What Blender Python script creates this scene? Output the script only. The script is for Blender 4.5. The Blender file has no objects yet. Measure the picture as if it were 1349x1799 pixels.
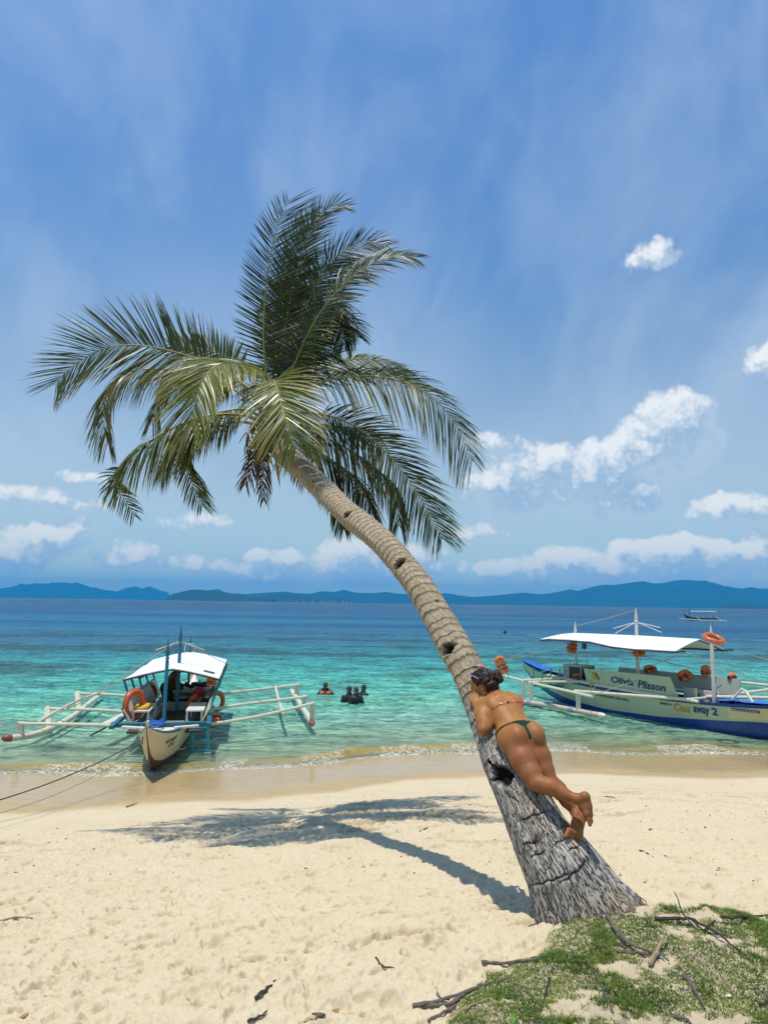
import bpy, math, random
import numpy as np
from mathutils import Vector, Matrix
random.seed(7)
C = bpy.context.scene.collection
scn = bpy.context.scene

# ---------------------------------------------------------------- camera
EYE = 3.4                      # eye height over the water, metres
FPX = 1199.0
PITCH = math.atan(160 / FPX)
ROLL = math.radians(0.85)
_f = np.array([0, math.cos(PITCH), math.sin(PITCH)])
_r0 = np.array([1.0, 0, 0]); _u0 = np.cross(_r0, _f)
_r = _r0 * math.cos(ROLL) + _u0 * math.sin(ROLL)
_u = _u0 * math.cos(ROLL) - _r0 * math.sin(ROLL)
CAMP = np.array([0, 0, EYE])
cd = bpy.data.cameras.new("camera"); cam = bpy.data.objects.new("camera", cd); C.objects.link(cam)
cd.sensor_fit = 'VERTICAL'; cd.sensor_height = 36; cd.sensor_width = 36; cd.lens = 36 * FPX / 1799.0
cd.clip_start = 0.05; cd.clip_end = 90000
cam.matrix_world = Matrix(((_r[0], _u[0], -_f[0], 0), (_r[1], _u[1], -_f[1], 0), (_r[2], _u[2], -_f[2], EYE), (0, 0, 0, 1)))
scn.camera = cam

# ---------------------------------------------------------------- sky, sun, exposure
SUN = np.array([-0.14, -0.10, 1.0]); SUN /= np.linalg.norm(SUN)
SUN_EL = math.asin(SUN[2]); SUN_AZ = math.atan2(SUN[0], SUN[1])
scn.view_settings.view_transform = 'Standard'; scn.view_settings.look = 'None'
scn.view_settings.exposure = 0.0; scn.view_settings.gamma = 1.0
sl = bpy.data.lights.new("sun", 'SUN'); sl.energy = 4.3; sl.angle = math.radians(0.55); sl.color = (1.0, 0.955, 0.88)
so = bpy.data.objects.new("sun", sl); C.objects.link(so)
so.rotation_euler = Vector(SUN).to_track_quat('Z', 'Y').to_euler(); so.location = (0, 0, 60)

class NT:
    """tiny node-graph writer"""
    def __init__(s, tree): s.t = tree; s.n = tree.nodes; s.l = tree.links
    def node(s, typ, **kw):
        n = s.n.new(typ)
        for k, v in kw.items(): setattr(n, k, v)
        return n
    def put(s, sock, v):
        if v is None: return
        if hasattr(v, 'links') or isinstance(v, bpy.types.NodeSocket): s.l.new(v, sock)
        else: sock.default_value = v
    def m(s, op, a, b=None, c=None, clamp=False):
        n = s.node('ShaderNodeMath', operation=op, use_clamp=clamp)
        s.put(n.inputs[0], a); s.put(n.inputs[1], b); s.put(n.inputs[2], c); return n.outputs[0]
    def vm(s, op, a, b=None, sc=None):
        n = s.node('ShaderNodeVectorMath', operation=op)
        s.put(n.inputs[0], a); s.put(n.inputs[1], b)
        if sc is not None: s.put(n.inputs['Scale'], sc)
        return n.outputs['Value'] if op in ('DOT_PRODUCT', 'LENGTH', 'DISTANCE') else n.outputs[0]
    def xyz(s, v):
        n = s.node('ShaderNodeSeparateXYZ'); s.l.new(v, n.inputs[0]); return n.outputs
    def comb(s, x, y, z=0.0):
        n = s.node('ShaderNodeCombineXYZ'); s.put(n.inputs[0], x); s.put(n.inputs[1], y); s.put(n.inputs[2], z); return n.outputs[0]
    def noise(s, vec, scale, detail=4, rough=0.5, dist=0.0, color=False, ntype=None):
        n = s.node('ShaderNodeTexNoise'); s.put(n.inputs['Vector'], vec); n.inputs['Scale'].default_value = scale
        n.inputs['Detail'].default_value = detail; n.inputs['Roughness'].default_value = rough; n.inputs['Distortion'].default_value = dist
        return n.outputs['Color' if color else 'Fac']
    def vor(s, vec, scale, feature='F1', rand=1.0, out='Distance'):
        n = s.node('ShaderNodeTexVoronoi', feature=feature); s.put(n.inputs['Vector'], vec); n.inputs['Scale'].default_value = scale
        n.inputs['Randomness'].default_value = rand; return n.outputs[out]
    def ss(s, v, a, b, lo=0.0, hi=1.0, kind='SMOOTHSTEP'):
        n = s.node('ShaderNodeMapRange', interpolation_type=kind)
        s.put(n.inputs['Value'], v); n.inputs['From Min'].default_value = a; n.inputs['From Max'].default_value = b
        s.put(n.inputs['To Min'], lo); s.put(n.inputs['To Max'], hi); return n.outputs[0]
    def mix(s, f, a, b, mode='MIX'):
        n = s.node('ShaderNodeMix', data_type='RGBA', blend_type=mode)
        s.put(n.inputs[0], f); s.put(n.inputs[6], a if not isinstance(a, tuple) else (*a[:3], 1)); s.put(n.inputs[7], b if not isinstance(b, tuple) else (*b[:3], 1))
        return n.outputs[2]
    def mapping(s, vec, scale=(1, 1, 1), rot=(0, 0, 0), loc=(0, 0, 0)):
        n = s.node('ShaderNodeMapping'); s.put(n.inputs['Vector'], vec); n.inputs['Scale'].default_value = scale
        n.inputs['Rotation'].default_value = rot; n.inputs['Location'].default_value = loc; return n.outputs[0]
    def ramp(s, f, stops, interp='LINEAR'):
        n = s.node('ShaderNodeValToRGB'); s.put(n.inputs[0], f); cr = n.color_ramp; cr.interpolation = interp
        while len(cr.elements) < len(stops): cr.elements.new(0.5)
        for e, (p, c) in zip(cr.elements, stops): e.position = p; e.color = (*c, 1) if len(c) == 3 else c
        return n.outputs[0]
    def bump(s, h, dist=0.01, strength=1.0, normal=None):
        n = s.node('ShaderNodeBump'); s.put(n.inputs['Height'], h); n.inputs['Distance'].default_value = dist
        n.inputs['Strength'].default_value = strength; s.put(n.inputs['Normal'], normal); return n.outputs[0]
    def attr(s, name, out='Fac'):
        n = s.node('ShaderNodeAttribute', attribute_name=name); return n.outputs[out]
    def obj(s): return s.node('ShaderNodeTexCoord').outputs['Object']
    def pos(s): return s.node('ShaderNodeNewGeometry').outputs['Position']

def px_ray(x, y):
    d = _f + _r * (x - 674.5) / FPX + _u * (899.5 - y) / FPX
    return d
def azel(x, y):
    d = px_ray(x, y); d = d / np.linalg.norm(d)
    return math.degrees(math.atan2(d[0], d[1])), math.degrees(math.asin(d[2]))

# cumulus masses: where they sit in the sky (read off as azimuth and elevation), half width, half height in degrees, weight
CLOUDS = [  # (x, y, rx, ry, weight) in photo pixels, turned into directions below
 (905, 838, 62, 46, 1.0), (968, 803, 34, 24, .85), (940, 850, 60, 30, .75), (880, 845, 34, 34, .8),
 (1030, 822, 50, 40, .9), (1075, 812, 48, 36, .95), (1105, 850, 50, 32, .9), (1135, 770, 44, 34, .95),
 (1180, 735, 52, 44, 1.0), (1210, 718, 32, 28, .95), (1240, 772, 30, 20, .5), (1190, 800, 50, 30, .6), (1070, 860, 60, 26, .7),
 (1352, 628, 34, 22, .62), (1146, 450, 38, 20, .42),
 (860, 780, 36, 18, .35), (845, 932, 42, 13, .5), (1275, 893, 55, 20, .6), (1335, 900, 40, 18, .6),
 (1000, 975, 42, 20, .95), (955, 990, 40, 16, .7), (1060, 985, 50, 16, .8), (1130, 962, 52, 22, .95), (1190, 956, 55, 24, 1.0),
 (1250, 965, 46, 26, .95), (1330, 952, 52, 22, .95), (1150, 990, 160, 18, .7), (1320, 985, 70, 16, .7),
 (875, 1002, 44, 14, .65), (700, 968, 52, 20, .75), (620, 975, 52, 28, 1.0), (655, 990, 60, 22, .85), (585, 985, 36, 16, .6), (760, 1000, 60, 13, .5),
 (505, 985, 30, 13, .6), (455, 975, 22, 9, .45), (235, 968, 32, 20, .65), (215, 985, 50, 12, .5), (330, 990, 60, 12, .35),
 (75, 940, 58, 22, .95), (30, 960, 50, 22, .9), (125, 932, 34, 16, .6), (60, 870, 75, 14, .38), (352, 917, 38, 13, .32),
 (130, 893, 46, 8, .30), (140, 838, 40, 7, .25), (480, 1005, 80, 14, .42), (980, 1010, 120, 12, .45), (1250, 1005, 120, 14, .5)]
w = bpy.data.worlds.new("World"); scn.world = w; w.use_nodes = True
wt = NT(w.node_tree)
for n in list(wt.n): wt.n.remove(n)
skyt = wt.node('ShaderNodeTexSky', sky_type='NISHITA', sun_disc=False, sun_elevation=SUN_EL, sun_rotation=SUN_AZ)
skyt.altitude = 0; skyt.air_density = 1.0; skyt.dust_density = 0.6; skyt.ozone_density = 2.0
dv = wt.node('ShaderNodeTexCoord').outputs['Generated']
D3 = wt.xyz(dv)
azd = wt.m('MULTIPLY', wt.m('ARCTAN2', D3[0], D3[1]), 180 / math.pi)
eld = wt.m('MULTIPLY', wt.m('ARCSINE', D3[2]), 180 / math.pi)
def cloud_group():
    g = bpy.data.node_groups.new("cumulus", 'ShaderNodeTree')
    g.interface.new_socket("u", in_out='INPUT', socket_type='NodeSocketFloat')
    g.interface.new_socket("v", in_out='INPUT', socket_type='NodeSocketFloat')
    g.interface.new_socket("d", in_out='OUTPUT', socket_type='NodeSocketFloat')
    t = NT(g); gi = t.node('NodeGroupInput'); go = t.node('NodeGroupOutput')
    u, v = gi.outputs[0], gi.outputs[1]
    p = t.comb(u, v, 0.0)
    wn = t.noise(p, 0.28, 3, 0.55, color=True)
    wv = t.vm('SCALE', t.vm('SUBTRACT', wn, (0.5, 0.5, 0.5)), sc=1.5)
    q = t.xyz(t.vm('ADD', p, wv))
    acc = None
    for (x, y, rx, ry, wgt) in CLOUDS:
        rx, ry, y = rx * (1.12 if wgt > .65 else 1.0), ry * (1.15 if wgt > .65 else 1.0), y + 12 * (wgt > .65)
        a, e = azel(x, y); a2, _ = azel(x + rx, y); _, e2 = azel(x, y - ry)
        ra = abs(a2 - a) * 1.36; re = abs(e2 - e) * 1.36
        dx = t.m('MULTIPLY', t.m('SUBTRACT', q[0], a), 1 / ra); dy = t.m('MULTIPLY', t.m('SUBTRACT', q[1], e), 1 / re)
        r2 = t.m('ADD', t.m('MULTIPLY', dx, dx), t.m('MULTIPLY', dy, dy))
        b = t.m('MULTIPLY', t.m('SUBTRACT', 1.0, r2), wgt)
        acc = b if acc is None else t.m('SMOOTH_MAX', acc, b, 0.25)
    f1 = t.noise(p, 0.55, 8, 0.62, 0.3)
    f2 = t.vor(t.vm('ADD', p, t.vm('SCALE', wv, sc=0.25)), 0.95, 'SMOOTH_F1')
    f3 = t.vor(p, 2.6, 'SMOOTH_F1')
    d = t.m('ADD', t.m('ADD', t.m('MAXIMUM', acc, -1.2), 0.20), t.m('MULTIPLY', t.m('SUBTRACT', f1, 0.5), 1.15))
    d = t.m('ADD', d, t.m('MULTIPLY', t.m('SUBTRACT', 0.42, f2), 0.60))
    d = t.m('ADD', d, t.m('MULTIPLY', t.m('SUBTRACT', 0.4, f3), 0.34))
    t.l.new(d, go.inputs[0]); return g
cg = cloud_group()
def cden(u, v):
    n = wt.node('ShaderNodeGroup'); n.node_tree = cg; wt.put(n.inputs[0], u); wt.put(n.inputs[1], v); return n.outputs[0]
d0 = cden(azd, eld)
d1 = cden(wt.m('SUBTRACT', azd, 0.75), wt.m('ADD', eld, 1.15))
alpha = wt.ss(d0, 0.02, 0.62)
lit = wt.ss(wt.m('ADD', wt.m('SUBTRACT', d0, d1), wt.m('MULTIPLY', wt.m('SUBTRACT', wt.noise(wt.comb(azd, eld, 0.0), 1.7, 6, 0.65), 0.5), 0.7)), -0.24, 0.88)
core = wt.ss(d0, 0.2, 1.3)
# the sky's own colour by elevation
skyc = wt.vm('SCALE', skyt.outputs[0], sc=1.0)
tint = wt.ramp(wt.ss(eld, -2, 46, kind='LINEAR'), [(0.0, (1.7, 2.0, 1.62)), (0.05, (1.65, 1.95, 1.60)), (0.09, (1.55, 1.72, 1.48)), (0.14, (1.58, 1.60, 1.38)), (0.24, (1.80, 1.64, 1.36)), (0.40, (1.62, 1.66, 1.55)), (0.62, (1.08, 1.50, 1.78)), (1.0, (0.98, 1.55, 2.05))])
SKYTINT = wt.mix(1.0, skyc, tint, 'MULTIPLY')
# high thin cirrus: long streaks fanning upwards and to the right
pv = wt.comb(azd, eld, 0.0)
_ra = wt.m('SUBTRACT', azd, -2.0); _re = wt.m('ADD', eld, 18.0)     # the streaks fan out from a point low over the bay
fan = wt.comb(wt.m('MULTIPLY', wt.m('ARCTAN2', _ra, _re), 3.0), wt.m('MULTIPLY', wt.m('SQRT', wt.m('ADD', wt.m('MULTIPLY', _ra, _ra), wt.m('MULTIPLY', _re, _re))), 0.040), 0.0)
c1 = wt.noise(fan, 1.0, 5, 0.55, 0.5)
c2 = wt.noise(wt.mapping(fan, scale=(2.2, 1.9, 1), loc=(3.1, 1.7, 0)), 1.0, 6, 0.55, 1.2)
cir = wt.ss(wt.m('ADD', wt.m('MULTIPLY', c1, 0.78), wt.m('MULTIPLY', c2, 0.26)), 0.36, 0.72)
cir = wt.m('MULTIPLY', cir, wt.ss(eld, 34, 16, 0.62, 1.0))
veil = wt.m('MULTIPLY', wt.ss(wt.noise(wt.mapping(pv, scale=(0.03, 0.035, 1), loc=(5, 2, 0)), 1.0, 3, 0.5), 0.35, 0.7), wt.ss(eld, 32, 14, 0.22, 0.75))
CIRRUS = (6.0, 7.6, 9.4)
s1 = wt.mix(wt.m('MULTIPLY', wt.m('MAXIMUM', cir, veil), 0.60), SKYTINT, CIRRUS)
cl_white = wt.mix(wt.ss(eld, 0, 12), (11.6, 11.4, 9.9), (11.0, 11.1, 11.1))
cl_dark = wt.mix(wt.ss(eld, 0, 9), (4.9, 6.9, 8.5), (4.0, 5.9, 7.9))
cl_fac = wt.m('MAXIMUM', lit, wt.m('MULTIPLY', wt.m('SUBTRACT', 1.0, core), 0.30))
cl_col = wt.mix(cl_fac, cl_dark, cl_white)
s2 = wt.mix(wt.m('MULTIPLY', alpha, 0.93), s1, cl_col)
bg = wt.node('ShaderNodeBackground'); wt.l.new(s2, bg.inputs[0]); bg.inputs[1].default_value = 0.09
wo = wt.node('ShaderNodeOutputWorld'); wt.l.new(bg.outputs[0], wo.inputs[0])
w.cycles.sampling_method = 'MANUAL'; w.cycles.sample_map_resolution = 1024

# ---------------------------------------------------------------- helpers
def tag(o, label=None, cat=None, group=None, kind=None):
    if label: o['label'] = label
    if cat: o['category'] = cat
    if group: o['group'] = group
    if kind: o['kind'] = kind
    return o
def empty(name, loc, label=None, cat=None, group=None):
    o = bpy.data.objects.new(name, None); C.objects.link(o); o.location = tuple(loc); o.empty_display_size = 0.2
    return tag(o, label, cat, group)
def origin_of(parent):
    v = np.zeros(3)
    while parent is not None: v = v + np.array(parent.location); parent = parent.parent
    return v
def link_mesh(name, me, mat, parent=None, loc=None):
    o = bpy.data.objects.new(name, me); C.objects.link(o)
    for m in (mat if isinstance(mat, (list, tuple)) else [mat]):
        if m is not None: me.materials.append(m)
    if parent is not None: o.parent = parent
    if loc is not None: o.location = tuple(loc)
    return o
def np_mesh(name, V, F, mat=None, parent=None, smooth=True, attrs=None, uv=None, base=None, mi=None):
    """V (n,3) in WORLD coordinates, F (m,4) or (m,3); stored relative to the parent's origin (or to base)"""
    V = np.asarray(V, dtype=np.float64); F = np.asarray(F, dtype=np.int64)
    org = origin_of(parent)
    loc = None
    if base is not None: loc = np.array(base) - org; V = V - np.array(base)
    else: V = V - org
    me = bpy.data.meshes.new(name); k = F.shape[1]
    me.vertices.add(len(V)); me.vertices.foreach_set('co', V.astype(np.float32).ravel())
    me.loops.add(F.size); me.loops.foreach_set('vertex_index', F.astype(np.int32).ravel())
    me.polygons.add(len(F)); me.polygons.foreach_set('loop_start', np.arange(0, F.size, k, dtype=np.int32))
    if smooth: me.polygons.foreach_set('use_smooth', np.ones(len(F), dtype=bool))
    if mi is not None: me.polygons.foreach_set('material_index', np.asarray(mi, dtype=np.int32))
    me.update(calc_edges=True)
    for nm, a in (attrs or {}).items():
        a = np.asarray(a)
        if a.ndim == 1:
            at = me.attributes.new(nm, 'FLOAT', 'POINT'); at.data.foreach_set('value', a.astype(np.float32))
        else:
            at = me.attributes.new(nm, 'FLOAT_VECTOR', 'POINT'); at.data.foreach_set('vector', a.astype(np.float32).ravel())
    if uv is not None:
        l = me.uv_layers.new(name='UVMap'); l.data.foreach_set('uv', np.asarray(uv)[F.ravel()].astype(np.float32).ravel())
    return link_mesh(name, me, mat, parent, loc)
def nrm(v):
    v = np.asarray(v, float); n = np.linalg.norm(v); return v / n if n > 1e-12 else v
def grid_faces(nr, nc, wrap=False):
    r = np.arange(nr - 1)[:, None]; c = np.arange(nc if wrap else nc - 1)[None, :]
    c2 = (c + 1) % nc
    return np.stack([r * nc + c, r * nc + c2, (r + 1) * nc + c2, (r + 1) * nc + c], -1).reshape(-1, 4)

_PERM = np.random.RandomState(3).permutation(256); _PERM = np.concatenate([_PERM, _PERM])
_GR = np.random.RandomState(5).uniform(-1, 1, 512)
_AN = np.random.RandomState(6).uniform(0, 2 * np.pi, 512); _G2 = np.stack([np.cos(_AN), np.sin(_AN)], -1)
def pn2(x, y, seed=0):
    xi = np.floor(x).astype(np.int64); yi = np.floor(y).astype(np.int64); xf = x - xi; yf = y - yi
    u = xf * xf * xf * (xf * (xf * 6 - 15) + 10); v = yf * yf * yf * (yf * (yf * 6 - 15) + 10)
    def g(i, j, a, b):
        h = _PERM[(_PERM[(i + seed * 17) & 255] + j) & 255]; G = _G2[h]; return G[..., 0] * a + G[..., 1] * b
    n00 = g(xi, yi, xf, yf); n10 = g(xi + 1, yi, xf - 1, yf); n01 = g(xi, yi + 1, xf, yf - 1); n11 = g(xi + 1, yi + 1, xf - 1, yf - 1)
    return ((n00 * (1 - u) + n10 * u) * (1 - v) + (n01 * (1 - u) + n11 * u) * v) * 1.5
def fbm2(x, y, oct=4, gain=0.5, seed=0):
    s = 0; a = 1; f = 1
    for i in range(oct): s = s + a * pn2(x * f, y * f, seed + i); a *= gain; f *= 2.03
    return s
def pn3(x, y, z, seed=0):
    """value noise in 3d"""
    xi = np.floor(x).astype(np.int64); yi = np.floor(y).astype(np.int64); zi = np.floor(z).astype(np.int64)
    xf = x - xi; yf = y - yi; zf = z - zi
    u = xf * xf * (3 - 2 * xf); v = yf * yf * (3 - 2 * yf); w_ = zf * zf * (3 - 2 * zf)
    def h(i, j, k): return _GR[_PERM[(_PERM[(_PERM[(i + seed * 31) & 255] + j) & 255] + k) & 255]]
    a = h(xi, yi, zi) * (1 - u) + h(xi + 1, yi, zi) * u; b = h(xi, yi + 1, zi) * (1 - u) + h(xi + 1, yi + 1, zi) * u
    c = h(xi, yi, zi + 1) * (1 - u) + h(xi + 1, yi, zi + 1) * u; d = h(xi, yi + 1, zi + 1) * (1 - u) + h(xi + 1, yi + 1, zi + 1) * u
    return (a * (1 - v) + b * v) * (1 - w_) + (c * (1 - v) + d * v) * w_
def sstep(x, a, b):
    t = np.clip((x - a) / (b - a), 0, 1); return t * t * (3 - 2 * t)
def catmull(P, n=8):
    P = [np.array(p, float) for p in P]; P = [2 * P[0] - P[1]] + P + [2 * P[-1] - P[-2]]; out = []
    for i in range(1, len(P) - 2):
        for k in range(n):
            t = k / n; a, b, c, d = P[i - 1], P[i], P[i + 1], P[i + 2]
            out.append(0.5 * (2 * b + (c - a) * t + (2 * a - 5 * b + 4 * c - d) * t * t + (3 * b - a - 3 * c + d) * t ** 3))
    out.append(P[-2]); return np.array(out)

class MB:
    """collects shapes (world coordinates) into one mesh"""
    def __init__(s): s.v = []; s.f = []; s.mi = []
    def add(s, V, F, mi=0):
        b = len(s.v); s.v.extend([tuple(map(float, p)) for p in V]); s.f.extend([tuple(b + i for i in f) for f in F]); s.mi.extend([mi] * len(F)); return s
    def hexa(s, P, mi=0):      # 8 points: 0-3 bottom ring, 4-7 top ring
        return s.add(P, [(0, 3, 2, 1), (4, 5, 6, 7), (0, 1, 5, 4), (1, 2, 6, 5), (2, 3, 7, 6), (3, 0, 4, 7)], mi)
    def box(s, c, ax, ay, az, mi=0):  # centre and three half-axis vectors
        c, ax, ay, az = (np.array(q, float) for q in (c, ax, ay, az))
        return s.hexa([c - ax - ay - az, c + ax - ay - az, c + ax + ay - az, c - ax + ay - az, c - ax - ay + az, c + ax - ay + az, c + ax + ay + az, c - ax + ay + az], mi)
    def bar(s, p0, p1, w_, h, up=(0, 0, 1), mi=0, w1=None, h1=None):
        p0, p1 = np.array(p0, float), np.array(p1, float); t = nrm(p1 - p0); sd = np.cross(t, up)
        if np.linalg.norm(sd) < 1e-3: sd = np.cross(t, (0, 1, 0))
        sd = nrm(sd); u = np.cross(sd, t); w1 = w1 or w_; h1 = h1 or h
        R = lambda p, a, b: [p - sd * a / 2 - u * b / 2, p + sd * a / 2 - u * b / 2, p + sd * a / 2 + u * b / 2, p - sd * a / 2 + u * b / 2]
        return s.hexa(R(p0, w_, h) + R(p1, w1, h1), mi)
    def tube(s, P, r, n=8, caps=True, mi=0, close=False, flat=None):
        P = np.array(P, float); m = len(P); r = np.full(m, r, float) if np.isscalar(r) else np.array(r, float)
        T = np.gradient(P, axis=0)
        if close: T = np.roll(P, -1, 0) - np.roll(P, 1, 0)
        T /= np.maximum(np.linalg.norm(T, axis=1, keepdims=True), 1e-9)
        a = np.array([0, 0, 1.0]) if abs(T[0][2]) < 0.9 else np.array([1.0, 0, 0]); nn = nrm(np.cross(T[0], a)); V = []
        ang = np.arange(n) * 2 * np.pi / n
        for i in range(m):
            nn = nrm(nn - T[i] * (nn @ T[i])); b = np.cross(T[i], nn)
            fl = 1.0 if flat is None else flat
            for q in ang: V.append(P[i] + r[i] * (math.cos(q) * nn + math.sin(q) * b * fl))
        F = []
        for i in range(m if close else m - 1):
            j = (i + 1) % m
            for k in range(n): k2 = (k + 1) % n; F.append((i * n + k, i * n + k2, j * n + k2, j * n + k))
        if caps and not close: F.append(tuple(range(n - 1, -1, -1))); F.append(tuple((m - 1) * n + k for k in range(n)))
        return s.add(V, F, mi)
    def ell(s, c, rad, axes=None, nu=12, nv=8, mi=0, noise=0.0):
        c = np.array(c, float); A = np.eye(3) if axes is None else np.array([nrm(a) for a in axes]); rad = np.ones(3) * rad if np.isscalar(rad) else np.array(rad)
        V = []
        for i in range(nv + 1):
            th = math.pi * i / nv
            for j in range(nu):
                ph = 2 * math.pi * j / nu; d = np.array([math.sin(th) * math.cos(ph), math.sin(th) * math.sin(ph), math.cos(th)])
                k = 1 + noise * random.uniform(-1, 1)
                V.append(c + (A.T @ (d * rad)) * k)
        F = [(i * nu + j, i * nu + (j + 1) % nu, (i + 1) * nu + (j + 1) % nu, (i + 1) * nu + j) for i in range(nv) for j in range(nu)]
        return s.add(V, F, mi)
    def sheet(s, G, thick=0.0, mi=0, nrmv=(0, 0, 1)):  # G: rows x cols of points -> solid sheet
        G = np.array(G, float); nr, nc = G.shape[:2]; V = list(G.reshape(-1, 3)); F = [tuple(f) for f in grid_faces(nr, nc)]
        if thick:
            nv = nr * nc; n_ = np.array(nrmv, float); V += [p - n_ * thick for p in V]; F += [tuple(nv + i for i in f[::-1]) for f in F[:]]
            ring = [c for c in range(nc)] + [r * nc + nc - 1 for r in range(1, nr)] + [(nr - 1) * nc + c for c in range(nc - 2, -1, -1)] + [r * nc for r in range(nr - 2, 0, -1)]
            for a, b in zip(ring, ring[1:] + ring[:1]): F.append((b, a, nv + a, nv + b))
        return s.add(V, F, mi)
    def build(s, name, mat, parent=None, smooth=True, base=None, bevel=0.0, label=None, cat=None, group=None, kind=None, angle=40):
        me = bpy.data.meshes.new(name); org = origin_of(parent); loc = None
        if base is None and parent is None and s.v: 
            a = np.array(s.v); base = (a[:, 0].mean(), a[:, 1].mean(), a[:, 2].min())
        if base is not None: off = np.array(base, float); loc = off - org
        else: off = org
        me.from_pydata([tuple(np.array(p) - off) for p in s.v], [], s.f); me.update()
        if len(set(s.mi)) > 1: me.polygons.foreach_set('material_index', s.mi)
        if smooth:
            me.polygons.foreach_set('use_smooth', [True] * len(me.polygons)); me.set_sharp_from_angle(angle=math.radians(angle))
        o = link_mesh(name, me, mat, parent, loc)
        if bevel: m = o.modifiers.new('bevel', 'BEVEL'); m.width = bevel; m.segments = 2; m.limit_method = 'ANGLE'
        return tag(o, label, cat, group, kind)

def mat_new(name):
    m = bpy.data.materials.new(name); m.use_nodes = True; t = NT(m.node_tree); p = m.node_tree.nodes['Principled BSDF']
    return m, t, p
def pmat(name, col, rough=0.6, var=0.12, scale=6.0, dirt=0.0, dirtcol=(0.12, 0.09, 0.06), bump=0.0, metal=0.0, spec=None, trans=0.0, streak=None):
    """painted or plain surface with uneven tone, some dirt and a fine bump"""
    m, t, p = mat_new(name); P = t.obj()
    if streak: P = t.mapping(P, scale=streak)
    n = t.noise(P, scale, 5, 0.6)
    lo = tuple(c * (1 - var) for c in col); hi = tuple(min(1, c * (1 + var)) for c in col)
    c = t.mix(n, lo, hi)
    if dirt: c = t.mix(t.m('MULTIPLY', t.ss(t.noise(P, scale * 2.7, 6, 0.7), 0.50, 0.72), dirt), c, dirtcol)
    t.put(p.inputs['Base Color'], c); t.put(p.inputs['Roughness'], t.ss(n, 0.2, 0.8, rough * 0.85, min(1, rough * 1.15))); p.inputs['Metallic'].default_value = metal
    if spec is not None: p.inputs['Specular IOR Level'].default_value = spec
    if bump: t.put(p.inputs['Normal'], t.bump(t.noise(P, scale * 8, 4, 0.6), bump, 0.6))
    return m
# ================================================================ THE SETTING
def shore_y(x):
    x = np.asarray(x, float); xp = np.clip(x, 0, 40)
    return 15.5 + 0.27 * np.clip(x, -40, 40) - 0.012 * np.minimum(xp, 9) ** 2 * (xp > 0) - 0.2 * np.maximum(xp - 9, 0) + 0.35 * np.sin(x * 0.55 + 0.4) + 0.12 * np.sin(x * 1.7 + 1.0)
def shore_t(x, y): return (shore_y(x) - y) * 0.965
def base_z(x, y):
    t = shore_t(x, y)
    a = np.clip(t, 0, 11)
    z = np.where(t > 0, 0.055 * np.minimum(t, 3) + 0.11 * np.clip(t - 3, 0, 8) + 0.0028 * a * a + 0.055 * np.maximum(t - 11, 0), 0.0)
    s = np.maximum(-t, 0)
    return z - np.where(t < 0, 0.075 * np.minimum(s, 12) + 0.10 * np.clip(s - 12, 0, 60) + 0.01 * np.clip(s - 72, 0, 900), 0)
def mound(x, y):
    """the bank of sand and turf the palm grows from"""
    d1 = np.hypot((x - 1.62) / 0.95, (y - 4.25) / 0.62)
    z = 0.17 * np.exp(-d1 ** 2)
    # step of the turf edge, running from lower left to the right behind the palm
    e = turf_side(x, y)
    return z + 0.045 * sstep(e, -0.05, 0.25)
def turf_side(x, y):
    """positive inside the grassy bank"""
    yb = np.interp(x, [-0.2, 0.15, 0.55, 0.95, 1.35, 1.8, 2.4, 4.0], [2.6, 3.25, 3.85, 4.20, 4.50, 4.62, 4.55, 4.45])
    return yb - y + 0.12 * pn2(np.asarray(x) * 3.1, np.asarray(y) * 3.1, 9)
def rough_amt(t): return sstep(t, 3.6, 6.2)
def sand_z(x, y):
    x = np.asarray(x, float); y = np.asarray(y, float); t = shore_t(x, y)
    A = rough_amt(t); z = base_z(x, y) + mound(x, y)
    z = z + 0.022 * fbm2(x * 1.1 + 4, y * 1.1, 2, 0.5, 1) * sstep(t, 1.0, 5.0)
    berm = np.exp(-((t - 4.9 - 0.35 * pn2(x * 0.6, y * 0.3, 4)) / 0.42) ** 2)
    return z + A * (0.016 * fbm2(x * 3.2, y * 4.2, 3, 0.55, 11)) + 0.02 * berm
# --- sand sheet: a fan of quads round the photographer's feet, fine where it is near
def fan_angles(lo, hi, fine, coarse, edge=78):
    a = np.linspace(lo, hi, fine); l = np.linspace(-edge, lo, coarse)[:-1]; r = np.linspace(hi, edge, coarse)[1:]
    return np.radians(np.concatenate([l, a, r]))
TH = fan_angles(-34, 34, 900, 26)
RR = np.concatenate([np.linspace(0.6, 3.1, 18), np.geomspace(3.12, 12.5, 760), np.geomspace(12.55, 22, 120), np.geomspace(22.5, 90, 40), np.geomspace(100, 19000, 24)])
R2, T2 = np.meshgrid(RR, TH, indexing='ij'); GX = R2 * np.sin(T2); GY = R2 * np.cos(T2)
GT = shore_t(GX, GY); AMT = rough_amt(GT)
GZ = sand_z(GX, GY)
near = R2 < 14
GZ = GZ + np.where(near, AMT * (0.0115 * (0.35 - np.abs(fbm2(GX * 6.5, GY * 8.5, 3, 0.55, 21))) + 0.0090 * fbm2(GX * 22, GY * 26, 3, 0.6, 31)), 0)
GZ = GZ + np.where(near, 0.0012 * fbm2(GX * 55, GY * 60, 2, 0.6, 41) * sstep(GT, 2.9, 4.2), 0)
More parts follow.
